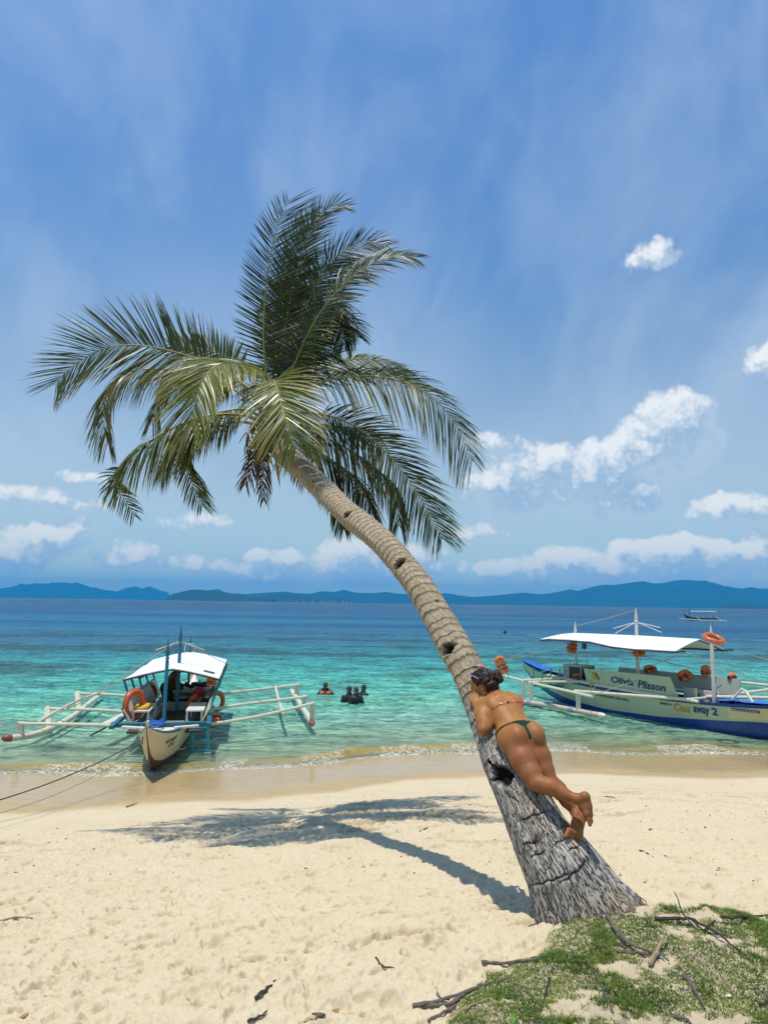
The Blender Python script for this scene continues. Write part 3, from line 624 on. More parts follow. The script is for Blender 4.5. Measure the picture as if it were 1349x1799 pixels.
t.put(p.inputs['Normal'], t.bump(hb_, 0.010, 0.85))
palm = empty('coconut_palm', (tp[1][0], tp[1][1], ground_z(tp[1][0], tp[1][1])), 'tall coconut palm leaning out over the sand with notched ringed trunk', 'palm tree')
np_mesh('trunk', VT.reshape(-1, 3), grid_faces(NL, NA, wrap=True), bm_, parent=palm,
        attrs={'low': (1 - sstep(S2 + 0.25 * pn3(ca * 2, sa * 2, S2 * 2, 12), 1.35, 2.5)).ravel(), 'ring': (fr_ * ramp_up).ravel(), 'notch': nt.ravel(), 'crack': cr.ravel(), 'circ': np.stack([ca, sa, S2], -1).reshape(-1, 3)})

# leaf materials
def leaf_mat(name, dark, mid, tipc, trans, rough=0.36, spec=0.5, tipamt=0.7):
    m, t, p = mat_new(name); tone = t.attr('tone'); k = t.attr('along'); P = t.obj()
    c = t.mix(tone, dark, mid); c = t.mix(t.m('MULTIPLY', t.ss(t.m('ADD', k, t.m('MULTIPLY', tone, 0.35)), 0.80, 1.25), tipamt), c, tipc)
    c = t.mix(t.ss(t.noise(P, 3, 3, 0.5), 0.3, 0.7, 0.0, 0.3), c, mid)
    t.put(p.inputs['Base Color'], c); p.inputs['Roughness'].default_value = rough; p.inputs['Specular IOR Level'].default_value = spec
    tl = t.node('ShaderNodeBsdfTranslucent'); t.put(tl.inputs['Color'], t.mix(0.55, c, trans)); mx = t.node('ShaderNodeMixShader'); mx.inputs[0].default_value = 0.17
    t.l.new(p.outputs[0], mx.inputs[1]); t.l.new(tl.outputs[0], mx.inputs[2]); t.l.new(mx.outputs[0], m.node_tree.nodes['Material Output'].inputs['Surface']); return m
M_leaf = leaf_mat("palm_leaf", (0.006, 0.013, 0.002), (0.095, 0.115, 0.012), (0.38, 0.28, 0.05), (0.20, 0.26, 0.02), .42, .38)  # dark end of tone paints the shade of upright and inner fronds
M_leafy = leaf_mat("palm_leaf_yellowing", (0.060, 0.085, 0.012), (0.20, 0.21, 0.03), (0.42, 0.27, 0.04), (0.45, 0.45, 0.03))
M_leafd = leaf_mat("palm_leaf_dry", (0.05, 0.030, 0.016), (0.13, 0.080, 0.045), (0.20, 0.14, 0.09), (0.15, 0.08, 0.03), 0.8, 0.1)
M_rach = pmat("palm_midrib", (0.27, 0.26, 0.05), 0.45, 0.35, 5, 0.2, (0.2, 0.1, 0.02)); M_rachd = pmat("dry_midrib", (0.14, 0.09, 0.05), 0.8, 0.3, 9)
M_husk = pmat("palm_fibre", (0.16, 0.085, 0.035), 0.9, 0.4, 22, 0.5, (0.04, 0.02, 0.01), bump=0.01)
def frond(pts, nh, LL, LRt, droop=0.3, wind=(0, 0, 0), n=136, mat=None, rmat=None, a0=70, a1=36, ragged=0.12, start=0.17, petr=0.028, seed=0, tone=0.4, wleaf=0.023, curl=0.0, tipw=0.42, clump=0.15):
    rs = np.random.RandomState(seed + 100); mat = mat or M_leaf; rmat = rmat or M_rach
    # pixel+distance control points become world points; a missing distance repeats the one before it
    W = []; Y = 9.1
    for q in pts:
        if len(q) > 2: Y = q[2]
        W.append(at(q[0], q[1], Y))
    c = catmull(W, 12); sg = np.linalg.norm(np.diff(c, axis=0), axis=1); s = np.concatenate([[0], np.cumsum(sg)]); L = s[-1]; s = s / L
    ev = lambda x: np.stack([np.interp(x, s, c[:, k]) for k in range(3)], -1)
    Tn = lambda x: (lambda d: d / np.linalg.norm(d, axis=-1, keepdims=True))(ev(np.clip(x + 0.012, 0, 1)) - ev(np.clip(x - 0.012, 0, 1)))
    mb = MB(); xs = np.linspace(0, 1, 34); rad = np.interp(xs, [0, 0.06, 0.2, 0.6, 1], [petr * 1.5, petr, petr * 0.62, petr * 0.34, 0.0025]); mb.tube(ev(xs), rad, 6, flat=0.75)
    fo = mb.build('frond', rmat, palm, base=W[0])
    V = []; F = []; tones = []; alo = []; K = 5; vb = 0
    nh = nrm(nh)
    for side, Lm in ((-1, LL), (1, LRt)):
        if Lm <= 0: continue
        x = start + (1 - start) * (np.arange(n) + rs.uniform(-0.25, 0.25, n)) / n; x = np.clip(x, start, 0.995)
        if clump:     # leaflets bunch together here and there
            x = np.clip(x + clump * 0.05 * np.sin(x * 60 + rs.uniform(0, 6)) * (rs.rand(n)), start, 0.997)
        u = (x - start) / (1 - start)
        ln = 0.97 * Lm * np.interp(u, [0, 0.10, 0.35, 0.7, 0.92, 1.0], [0.45, 0.78, 1.0, 0.92, 0.68, tipw]) * rs.uniform(0.9, 1.06, n)
        ln *= np.where(rs.rand(n) < ragged, rs.uniform(0.25, 0.8, n), 1)
        th = np.radians(np.interp(u, [0, 0.5, 1], [a0, (a0 + a1) / 2, a1]) + rs.normal(0, 3.0, n) + side * 0)
        B = ev(x); Tt = Tn(x); sd = np.cross(Tt, nh); sd /= np.maximum(np.linalg.norm(sd, axis=1, keepdims=True), 1e-6); nn = np.cross(sd, Tt); sd = sd * side
        lift = rs.normal(0.10, 0.07, n)[:, None]
        D = np.cos(th)[:, None] * Tt + np.sin(th)[:, None] * (sd * np.sqrt(1 - lift ** 2) + nn * lift)
        dr = droop * rs.uniform(0.75, 1.3, n); g = np.array([0, 0, -1.0]); wv = np.array(wind, float)
        ks = np.linspace(0, 1, K); pos = []
        for k in ks:
            dd = dr[:, None]; vv = D * (1 - 0.62 * np.clip(dd - 0.4, 0, 1) * k) + g * dd * (0.30 * np.clip(dd, 0, 1.2) + k * 1.15) + wv * k + nn * curl * k
            pos.append(vv)
        # integrate direction, keeping the arc length
        P_ = [B]
        for a in range(1, K):
            d = (pos[a] + pos[a - 1]) / 2; d = d / np.linalg.norm(d, axis=1, keepdims=True); P_.append(P_[-1] + d * (ln / (K - 1))[:, None])
        P_ = np.stack(P_, 1)          # n,K,3
        dT = np.gradient(P_, axis=1); dT /= np.maximum(np.linalg.norm(dT, axis=2, keepdims=True), 1e-9)
        wd = np.cross(dT, nn[:, None] + rs.normal(0, 0.35, (n, 1, 3))); wd /= np.maximum(np.linalg.norm(wd, axis=2, keepdims=True), 1e-9)
        prof = np.array([0.55, 1.0, 0.9, 0.62, 0.06])[None, :, None] * (wleaf * rs.uniform(0.8, 1.15, n) * np.interp(u, [0, .3, 1], [.8, 1, .5]))[:, None, None] / 2
        Aq = P_ - wd * prof; Bq = P_ + wd * prof
        tn = np.clip(rs.normal(tone, 0.22, n), 0, 1)
        V.append(np.stack([Aq, Bq], 2).reshape(-1, 3)); tones.append(np.repeat(tn, K * 2)); alo.append(np.tile(np.repeat(ks, 2), n))
        base = vb + np.arange(n)[:, None] * (K * 2) + np.arange(K - 1)[None, :] * 2
        F.append(np.stack([base, base + 1, base + 3, base + 2], -1).reshape(-1, 4)); vb += n * K * 2
    np_mesh('leaflets', np.concatenate(V), np.concatenate(F), mat, parent=fo, attrs={'tone': np.concatenate(tones), 'along': np.concatenate(alo)})
    return fo
NC = (0, -1, 0.25)
FR = [
 dict(pts=[(462, 722, 9.1), (430, 680, 9.0), (385, 645, 8.9), (320, 622, 8.8), (250, 607, 8.7), (192, 610, 8.6), (148, 630, 8.6), (115, 655), (98, 676)], nh=NC, LL=.92, LRt=.92, droop=.10, a0=66, a1=35, tone=.55, start=.2),
 dict(pts=[(460, 722, 9.2), (420, 690), (375, 664, 9.2), (320, 652), (265, 648), (215, 657, 9.1), (188, 690, 9.0), (182, 740), (190, 782)], nh=(0, -.5, 1), LL=.78, LRt=.78, droop=1.3, ragged=.25, tone=.5, a0=58, clump=.6, mat='y2'),
 dict(pts=[(470, 715, 9.3), (430, 675, 9.4), (380, 652, 9.5), (325, 655, 9.5), (285, 690, 9.5), (268, 740)], nh=(0, -.5, 1), LL=.75, LRt=.75, droop=1.0, ragged=.15, tone=.3, a0=58, clump=.5),
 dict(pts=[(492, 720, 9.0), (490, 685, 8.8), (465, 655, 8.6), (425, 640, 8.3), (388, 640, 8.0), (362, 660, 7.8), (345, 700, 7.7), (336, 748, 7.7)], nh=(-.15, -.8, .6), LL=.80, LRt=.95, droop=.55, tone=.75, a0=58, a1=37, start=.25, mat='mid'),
 dict(pts=[(484, 735, 9.0), (480, 695, 8.7), (481, 668, 8.3), (487, 684, 8.0), (497, 718, 7.8), (507, 752, 7.7), (520, 788, 7.7)], nh=(0, -1, .35), LL=.80, LRt=.80, droop=.30, tone=.6, a0=66, a1=33, start=.30, mat='y'),
 dict(pts=[(465, 740, 9.2), (435, 720, 9.2), (395, 722, 9.1), (350, 740, 9.1), (310, 775, 9.0), (285, 815)], nh=(0, -.5, 1), LL=.85, LRt=.85, droop=1.3, ragged=.2, tone=.35, a0=58, clump=.5),
 dict(pts=[(462, 742, 9.0), (430, 730, 8.8), (380, 728, 8.6), (330, 740, 8.5), (288, 760, 8.4), (248, 785, 8.3), (218, 812), (203, 838)], nh=(0, -.5, 1), LL=1.0, LRt=.95, droop=1.1, ragged=.16, tone=.5, a0=64, clump=.5, petr=.036),
 dict(pts=[(212, 822, 8.3), (200, 838), (206, 858), (222, 880), (238, 908)], nh=NC, LL=.26, LRt=.30, droop=.4, n=26, petr=.008, start=.0, tone=.4),
 dict(pts=[(455, 745, 9.3), (400, 742, 9.2), (345, 765, 9.0), (325, 800), (338, 850), (356, 890)], nh=NC, LL=.50, LRt=.38, droop=.5, n=60, tone=.6, start=.35, a0=48),
 dict(pts=[(466, 712, 9.5), (430, 655, 9.8), (385, 622, 10), (340, 612, 10.1), (296, 604, 10.2)], nh=NC, LL=.52, LRt=.50, droop=.0, n=46, tone=.5, a0=66, a1=30, start=.35, wleaf=.04),
 dict(pts=[(484, 728, 9.2), (472, 685, 9.15), (466, 640, 9.1), (463, 580, 9.0), (467, 510, 8.9), (477, 440, 8.85), (490, 390, 8.8), (508, 352, 8.8)], nh=NC, LL=.50, LRt=.98, droop=.02, wind=(.08, 0, .03), a0=76, a1=42, tone=.18, start=.12, n=100, petr=.04),
 dict(pts=[(488, 722, 9.3), (492, 640, 9.4), (508, 540, 9.5), (533, 440, 9.5), (556, 388, 9.5), (585, 362, 9.5), (612, 362, 9.5)], nh=NC, LL=.50, LRt=.56, droop=.10, wind=(.25, 0, 0), tone=.25, a0=62, a1=33),
 dict(pts=[(494, 718, 9.4), (512, 620, 9.5), (538, 540, 9.5), (572, 470, 9.4), (610, 438, 9.3), (648, 425, 9.3), (682, 432)], nh=NC, LL=.52, LRt=.60, droop=.22, wind=(.15, 0, 0), tone=.2, a0=64, a1=37),
 dict(pts=[(496, 718, 9.1), (518, 640, 9.0), (556, 560, 8.8), (602, 502, 8.7), (648, 466, 8.6), (690, 450), (730, 452)], nh=(-.3, -.8, .5), LL=.58, LRt=.62, droop=.42, wind=(.2, 0, 0), tone=.45, a0=64, a1=35),
 dict(pts=[(492, 716, 9.2), (522, 630, 9.1), (556, 565, 9.0), (584, 535, 8.9), (599, 556), (604, 608)], nh=(-.3, -.6, .8), LL=.6, LRt=.6, droop=.9, tone=.15),
 dict(pts=[(488, 718, 9.5), (478, 620, 9.6), (492, 510, 9.7), (512, 430), (535, 390), (560, 372)], nh=NC, LL=.42, LRt=.6, droop=.05, wind=(.22, 0, 0), tone=.15),
 dict(pts=[(492, 718, 9.5), (502, 640, 9.5), (520, 560, 9.6), (552, 500), (596, 468), (640, 470)], nh=NC, LL=.75, LRt=.8, droop=.2, tone=.1, wind=(.1, 0, 0)),
 dict(pts=[(494, 720, 9.1), (508, 660, 9.0), (535, 610), (568, 570), (600, 560), (625, 590)], nh=(-.2, -.8, .5), LL=.6, LRt=.62, droop=.5, tone=.1),
 dict(pts=[(492, 722, 9.6), (512, 670, 9.7), (540, 640), (570, 620), (598, 622)], nh=NC, LL=.55, LRt=.5, droop=.3, tone=.1, n=60),
 dict(pts=[(496, 715, 9.6), (538, 662, 9.9), (590, 637, 10.1), (650, 632, 10.2), (700, 645, 10.3), (748, 682, 10.4)], nh=(.1, -.8, .6), LL=.3, LRt=.85, droop=.38, tone=.85, a0=63),
 dict(pts=[(500, 720, 9.0), (535, 684, 8.9), (590, 665, 8.8), (650, 661, 8.7), (712, 672, 8.6), (764, 702, 8.5), (802, 748), (829, 810)], nh=(.05, -.85, .55), LL=.62, LRt=1.02, droop=.55, tone=.5, a0=64, a1=35, petr=.036, n=96),
 dict(pts=[(500, 728, 9.2), (550, 726), (605, 740), (655, 772), (702, 822), (742, 882), (777, 948)], nh=(.1, -.9, .45), LL=.78, LRt=.75, droop=.40, tone=.3, a0=66, a1=37, ragged=.12),
 dict(pts=[(498, 735, 9.5), (550, 760, 9.6), (610, 788, 9.7), (660, 822, 9.8), (694, 862), (702, 925)], nh=(0, -.6, .9), LL=.75, LRt=.75, droop=1.4, tone=.08, ragged=.2, clump=.6),
 dict(pts=[(495, 738, 9.6), (540, 780, 9.8), (588, 812, 10), (630, 850), (655, 900)], nh=(0, -.6, .9), LL=.8, LRt=.8, droop=1.2, tone=.08, ragged=.15, clump=.5),
 dict(pts=[(490, 742, 9.7), (520, 790, 10), (555, 830, 10.2), (590, 872), (604, 930)], nh=(0, -.6, .9), LL=.55, LRt=.55, droop=1.1, tone=.3, ragged=.15),
 dict(pts=[(496, 730, 9.6), (560, 745, 9.8), (620, 752, 9.9), (665, 760, 10)], nh=(0, -.6, .8), LL=.7, LRt=.75, droop=1.0, tone=.06, n=70),
]
M_leafm = leaf_mat("palm_leaf_sunlit", (0.045, 0.060, 0.007), (0.20, 0.21, 0.024), (0.40, 0.32, 0.05), (0.30, 0.34, 0.03), 0.38, 0.45)  # lighter copy of the leaf, sunlight put into its colour
M_leafy2 = leaf_mat("palm_leaf_worn", (0.022, 0.040, 0.008), (0.17, 0.16, 0.03), (0.32, 0.22, 0.06), (0.25, 0.30, 0.03))
for i, d in enumerate(FR):
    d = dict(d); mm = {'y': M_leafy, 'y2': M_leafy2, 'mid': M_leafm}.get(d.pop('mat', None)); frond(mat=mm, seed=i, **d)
for i, d in enumerate([dict(pts=[(472, 762, 8.85), (458, 778, 8.7), (448, 800, 8.6), (440, 826), (430, 852)], nh=NC, LL=.36, LRt=.34, droop=.9, n=40, tone=.5),
                       dict(pts=[(478, 768, 8.8), (470, 792, 8.65), (464, 820), (462, 850), (464, 880)], nh=NC, LL=.32, LRt=.26, droop=1.1, n=34, tone=.4),
                       dict(pts=[(498, 790, 9.1), (512, 808, 9.3), (528, 830), (536, 850)], nh=NC, LL=.35, LRt=.3, droop=1.4, n=26, tone=.3)]):
    f_ = frond(seed=60 + i, mat=M_leafd, rmat=M_rachd, petr=.018, ragged=.4, start=.25, wleaf=.020, clump=.8, **d); f_['label'] = 'dead brown frond hanging below the crown'
# fibrous boots and spathes round the growing point
hk = MB()
rs = np.random.RandomState(9)
for i in range(46):
    a = rs.uniform(0, 2 * np.pi); c0 = at(480 + rs.uniform(-18, 22), rs.uniform(700, 790), 9.0 + 0.12 * math.sin(a) + rs.uniform(-.1, .1)); d = nrm(np.array([math.cos(a) * 0.6, math.sin(a) * 0.6, rs.uniform(-0.6, 1)]))
    hk.tube(np.array([c0, c0 + d * 0.10, c0 + d * 0.22 + np.array([0, 0, -0.02])]), [0.05, 0.04, 0.008], 6)
for i in range(60):
    c0 = at(455 + rs.uniform(-22, 25), rs.uniform(745, 800), 8.85 + rs.uniform(-.15, .15)); L_ = rs.uniform(.1, .35)
    hk.tube(np.array([c0, c0 + [rs.uniform(-.06, .06), 0, -L_ * .5], c0 + [rs.uniform(-.1, .1), 0, -L_]]), [0.012, 0.008, 0.002], 4)
for i in range(9):
    c0 = at(452 + rs.uniform(-14, 30), rs.uniform(752, 778), 8.8 + rs.uniform(-.1, .15)); hk.ell(c0, (.045, .045, .07), nu=8, nv=6, noise=.05)
hk.build('fibre_sheath', M_husk, palm)
for (x0, y0, x1, y1) in [(448, 790, 453, 852), (484, 800, 492, 856)]:
    sp_ = MB().tube(np.array([at(x0, y0, 8.75), at((x0 + x1) / 2, (y0 + y1) / 2, 8.7), at(x1, y1, 8.7)]), [0.03, 0.045, 0.004], 8, flat=.5).build('spathe', pmat("dry_spathe", (0.30, 0.21, 0.12), .8, .25, 12), palm)

rf = MB(); rs = np.random.RandomState(31)
for i in range(420):
    j = int(rs.uniform(0, NA)); k = int(np.searchsorted(ss_, rs.uniform(.40, .62))); p0 = VT[k, j]; o = nrm(p0 - TC[k, :3]); o[2] = 0; o = nrm(o); q = p0 + o * rs.uniform(.01, .09) + nrm(np.cross(o, (0, 0, 1))) * rs.uniform(-.05, .05); q[2] = ground_z(q[0], q[1]) - .01
    if q[2] > p0[2] + .05: continue
    r_ = rs.uniform(.002, .0055); m_ = (p0 + q) / 2 + o * rs.uniform(.0, .03); rf.tube([p0 - o * .01, m_, q, q + o * .03 + [0, 0, -.03]], [r_, r_, r_ * .8, r_ * .4], 4)
rf.build('root_fibres', pmat("root_fibre", (0.20, 0.165, 0.12), .9, .4, 20), palm)
# ================================================================ BOATS
M_cream = pmat("cream_boat_paint", (0.64, 0.53, 0.29), 0.42, 0.10, 3, 0.30, (0.30, 0.22, 0.12))
M_bgrn = pmat("pale_green_boat_paint", (0.43, 0.48, 0.33), 0.45, 0.08, 3, 0.25, (0.25, 0.24, 0.15))
M_blue = pmat("deep_blue_boat_paint", (0.006, 0.045, 0.24), 0.30, 0.25, 3, 0.25, (0.02, 0.06, 0.14))
M_navy = pmat("navy_paint", (0.008, 0.022, 0.13), 0.35, 0.2, 6)
M_rust = pmat("antifouling_brown", (0.085, 0.035, 0.016), 0.6, 0.35, 5, 0.3, (0.03, 0.02, 0.015))
M_teal = pmat("teal_boat_paint", (0.010, 0.13, 0.19), 0.40, 0.18, 6, 0.25, (0.02, 0.05, 0.06))
M_white = pmat("white_boat_paint", (0.66, 0.63, 0.54), 0.45, 0.10, 5, 0.45, (0.28, 0.20, 0.11))
M_pole = pmat("white_painted_bamboo", (0.62, 0.57, 0.44), 0.5, 0.12, 7, 0.5, (0.30, 0.20, 0.10), bump=0.004)
M_float = pmat("worn_bamboo_float", (0.52, 0.42, 0.34), 0.5, 0.18, 6, 0.55, (0.20, 0.14, 0.16), bump=0.004)
M_canvas = pmat("white_canvas", (0.74, 0.74, 0.73), 0.7, 0.05, 3, 0.18, (0.42, 0.40, 0.36), bump=0.01)
M_orange = pmat("orange_buoy_plastic", (0.55, 0.10, 0.018), 0.35, 0.12, 6, 0.3, (0.25, 0.05, 0.02))
M_vest = pmat("orange_vest_cloth", (0.66, 0.15, 0.035), 0.7, 0.15, 14, 0.2, (0.15, 0.03, 0.01), bump=0.01)
M_black = pmat("black_rubber", (0.018, 0.018, 0.020), 0.55, 0.3, 9)
M_dark = pmat("dark_wood", (0.055, 0.042, 0.030), 0.7, 0.35, 8)
M_rope = pmat("rope", (0.34, 0.27, 0.16), 0.9, 0.2, 30); M_dkrope = pmat("dark_rope", (0.05, 0.055, 0.06), 0.9, 0.2, 30)
M_yellow = pmat("yellow_cushion", (0.55, 0.33, 0.03), 0.6, 0.15, 7); M_red = pmat("red_bag", (0.40, 0.02, 0.03), 0.5, 0.2, 8)
M_tarp = pmat("blue_tarpaulin", (0.01, 0.13, 0.50), 0.35, 0.25, 6, bump=0.02); M_green = pmat("green_plastic", (0.01, 0.27, 0.16), 0.35, 0.15, 5)
M_chrome = pmat("steel_tube", (0.55, 0.56, 0.57), 0.3, 0.1, 9, metal=0.8); M_grey = pmat("grey_panel", (0.32, 0.35, 0.30), 0.5, 0.12, 5, 0.3)
M_yell2 = pmat("yellow_rope", (0.62, 0.40, 0.05), 0.7, 0.2, 20); M_gold = pmat("ochre_lettering", (0.45, 0.26, 0.04), 0.5, 0.1, 9)

class Frame:
    def __init__(s, O, U, V): s.O, s.U, s.V = np.array(O, float), np.array(U, float), np.array(V, float)
    def __call__(s, a, l, z): return s.O + s.U * a + s.V * l + np.array([0, 0, z])
def onplane(px, py, O, n):
    d = px_ray(px, py); return CAMP + d * (((O - CAMP) @ n) / (d @ n))
def text_mesh(s, shear=0.0, bold=0.0, space=1.0):
    cu = bpy.data.curves.new("lettering", 'FONT'); cu.body = s; cu.shear = shear; cu.offset = bold; cu.space_character = space; cu.fill_mode = 'FRONT'; cu.resolution_u = 4
    ob = bpy.data.objects.new("lettering_tmp", cu); C.objects.link(ob); bpy.context.view_layer.update()
    me = ob.evaluated_get(bpy.context.evaluated_depsgraph_get()).to_mesh(); V = [tuple(v.co) for v in me.vertices]; F = [tuple(p.vertices) for p in me.polygons]
    ob.to_mesh_clear(); bpy.data.objects.remove(ob); bpy.data.curves.remove(cu); V = np.array(V); V[:, 0] -= V[:, 0].min(); return V, F
def lettering(s, fn, length, mat, parent, height=None, name='lettering', **kw):
    V, F = text_mesh(s, **kw); k = length / V[:, 0].max(); ky = k if height is None else height / max(V[:, 1].max(), 1e-6)
    W = [fn(x * k, y * ky) for x, y, _ in V]; return MB().add(W, F).build(name, mat, parent, smooth=False)
def hull(fr, st, mats, parent, wb, ws=0.9, n=40, name='hull'):
    """st rows: s, half beam at gunwale, z of gunwale, half beam at keel, z of keel; wb: share of the side below the paint line"""
    st = np.array(st, float); ss = np.linspace(st[0, 0], st[-1, 0], n)
    Pm = np.stack([np.interp(ss, st[:, 0], st[:, k]) for k in range(1, 5)], -1)
    for _ in range(2): Pm[1:-1] = (Pm[:-2] + 2 * Pm[1:-1] + Pm[2:]) / 4
    wbs = np.interp(ss, [a for a, b in wb], [b for a, b in wb]); exps = np.interp(Pm[:, 0], [0.1, 0.5], [1.05, 0.66])
    def prof(i, w_): hb, zt, bb, zb = Pm[i]; return bb + (hb - bb) * w_ ** exps[i], zb + (zt - zb) * w_ ** 1.12
    rows = []; cls = []
    for i in range(n):
        wl = [0, .25 * wbs[i], .5 * wbs[i], .78 * wbs[i], wbs[i]] + list(np.linspace(wbs[i], ws, 4)[1:]) + [1.0]
        L_ = [prof(i, w_) for w_ in wl]; rows.append([fr(ss[i], l, z) for l, z in L_[::-1]] + [fr(ss[i], -l, z) for l, z in L_])
    R = np.array(rows); nc = R.shape[1]; V = R.reshape(-1, 3); F = grid_faces(n, nc); mi = []
    half = nc // 2
    for r in range(n - 1):
        for c in range(nc - 1):
            k = c if c < half else nc - 2 - c
            mi.append(2 if k == 0 else (0 if k <= 3 else 1))
    # inner skin, 25 mm inboard
    mb = MB(); mb.v = [tuple(p) for p in V]; mb.f = [tuple(map(int, f)) for f in F]; mb.mi = mi
    inn = []
    for i in range(n):
        hb, zt, bb, zb = Pm[i]; k = max(hb - 0.03, 0.004); inn.append([fr(ss[i], k, zt), fr(ss[i], k * 0.72, zt - 0.26 * (zt - zb)), fr(ss[i], -k * 0.72, zt - 0.26 * (zt - zb)), fr(ss[i], -k, zt)])
    G = np.array(inn); b = len(mb.v); mb.v += [tuple(p) for p in G.reshape(-1, 3)]; mb.f += [tuple(int(b + i) for i in f[::-1]) for f in grid_faces(n, 4)]; mb.mi += [3] * ((n - 1) * 3)
    for r in range(n - 1):
        for (c, c2) in ((0, 0), (nc - 1, 3)): mb.f.append((r * nc + c, (r + 1) * nc + c, b + (r + 1) * 4 + c2, b + r * 4 + c2)); mb.mi.append(2)
    o = mb.build(name, mats, parent, angle=50)
    def side(s_, z, sg=1):
        hb, zt, bb, zb = [np.interp(s_, ss, Pm[:, k]) for k in range(4)]; w_ = np.clip((z - zb) / (zt - zb), 0, 1) ** (1 / 1.12); return sg * (bb + (hb - bb) * w_ ** np.interp(s_, ss, exps))
    return o, side
def sag(p0, p1, d=0.05, n=10):
    p0, p1 = np.array(p0, float), np.array(p1, float); t = np.linspace(0, 1, n)[:, None]; P = p0 + (p1 - p0) * t; P[:, 2] -= d * 4 * (t * (1 - t))[:, 0]; return P
def rope(name, p0, p1, r=0.008, d=0.05, mat=None, parent=None, **kw): return MB().tube(sag(p0, p1, d), r, 5).build(name, mat or M_rope, parent, **kw)
def mast(name, fr, s, l, z0, z1, r, mat, parent, tip=0.35):
    P = [fr(s, l, z0), fr(s, l, z1 - tip - .06), fr(s, l, z1 - tip - .04), fr(s, l, z1 - tip), fr(s, l, z1 - tip + .03), fr(s, l, z1 - tip + .08), fr(s, l, z1)]
    return MB().tube(P, [r, r, r * .6, r * 1.25, r * .7, r * 1.15, 0.004], 8).build(name, mat, parent)
def lifebuoy(c, axis, R_, r_, label, group='orange lifebuoys on the boats', squash=1.0):
    axis = nrm(axis); a = nrm(np.cross(axis, (0, 0, 1)) if abs(axis[2]) < .95 else (1, 0, 0)); b = np.cross(axis, a); c = np.array(c, float)
    root = empty('lifebuoy', c - np.array([0, 0, R_ + r_]), label, 'lifebuoy', group); ang = np.linspace(0, 2 * np.pi, 37)[:-1]
    MB().tube([c + R_ * (math.cos(q) * a + math.sin(q) * b) for q in ang], r_, 12, close=True).build('ring', M_orange, root)
    for q in (0.8, 2.37, 3.94, 5.5):
        MB().tube([c + R_ * (math.cos(q + e) * a + math.sin(q + e) * b) for e in (-.1, 0, .1)], r_ * 1.05, 12).build('band', pmat("buoy_band", (0.45, 0.12, 0.05), .5), root)
    MB().tube([c + (R_ + r_ * (1.05 + .25 * abs(math.sin(2 * q)))) * (math.cos(q) * a + math.sin(q) * b) for q in ang], 0.008, 5, close=True).build('grab_line', M_rope, root)
    return root
def life_vest(c, u, v, h, w_, label, cat='life vest', group='orange life vests on the right boat', t_=0.05):
    """two padded front panels and a collar, black webbing; u across, v up, c centre"""
    u, v = nrm(u), nrm(v); v = nrm(v - u * (u @ v)); n_ = nrm(np.cross(u, v)); c = np.array(c, float)
    root = empty('life_vest', c - v * h / 2, label, cat, group)
    pan = MB()
    for sx in (-1, 1):
        for (y0, y1) in ((-.5, -.14), (-.12, .16), (.18, .5)):
            cc = c + u * sx * w_ * .25 + v * h * (y0 + y1) / 2 + n_ * random.uniform(-.01, .01)
            a, b_, d = u * w_ * .22, v * h * (y1 - y0) / 2, n_ * t_ / 2
            for (k, f) in ((1, .8),): pan.hexa([cc - a * f - b_ - d, cc + a * f - b_ - d, cc + a - b_ * .8, cc - a - b_ * .8, cc - a * f + b_ - d, cc + a * f + b_ - d, cc + a + b_ * .8, cc - a + b_ * .8]); pan.hexa([cc - a - b_ * .8, cc + a - b_ * .8, cc + a * f - b_ + d, cc - a * f - b_ + d, cc - a + b_ * .8, cc + a + b_ * .8, cc + a * f + b_ + d, cc - a * f + b_ + d])
    pan.build('foam_panel', M_vest, root)
    col = MB(); col.tube([c + u * w_ * .34 * math.cos(q) + v * (h * .5 + h * .22 * math.sin(q)) for q in np.linspace(0, np.pi, 9)], t_ * .6, 8); col.build('collar', M_vest, root)
    st_ = MB()
    for y in (-.13, .17): st_.box(c + v * h * y, u * w_ * .5, v * .014, n_ * (t_ / 2 + .006))
    for sx in (-.25, .12): st_.tube(sag(c + u * w_ * sx - v * h * .13, c + u * w_ * (sx + .05) - v * h * (.95 + sx * .4), -.02), .006, 4)
    st_.build('strap', M_black, root); return root

# ---------- left boat, bow on the sand
a_ = math.radians(10.5); LB = Frame((-4.52, 14.13, 0), (-math.sin(a_), math.cos(a_), 0), (math.cos(a_), math.sin(a_), 0)); L = LB
bt = empty('outrigger_boat', L(3.5, 0, 0), 'cream outrigger boat with teal masts and white canvas roof, its bow on the wet sand', 'outrigger boat', 'outrigger boats moored at the beach')
stn = [(-1.12, .015, 1.08, .008, 1.00), (-.85, .09, .97, .010, .66), (-.45, .20, .87, .015, .30), (0, .31, .79, .02, .02), (.6, .42, .73, .05, -.10), (1.6, .50, .66, .12, -.20), (3.5, .54, .60, .2, -.26), (5.5, .52, .60, .2, -.26), (7.2, .42, .68, .12, -.18), (8.6, .16, .90, .03, .15), (9.3, .02, 1.15, .01, .85)]
hl, sideL = hull(L, stn, [M_cream, M_rust, M_teal, M_white], bt, [(-1.1, .0), (-.5, .10), (0, .26), (.6, .34), (3, .42), (9, .4)], ws=.93)
MB().sheet([[L(s, k * np.interp(s, [-.7, 0, .6, 1.3], [.10, .27, .37, .44]), np.interp(s, [-.7, 0, 1.3], [.90, .76, .66]) - 0.05 + .02 * (1 - abs(k))) for k in (-1, -.5, 0, .5, 1)] for s in (-.7, -.3, .1, .5, .72)], .03).build('foredeck', M_cream, bt, angle=30)
MB().sheet([[L(s, k * .43, .63) for k in (-1, 0, 1)] for s in (.78, 1.35)], .03).build('hatch_board', M_white, bt)
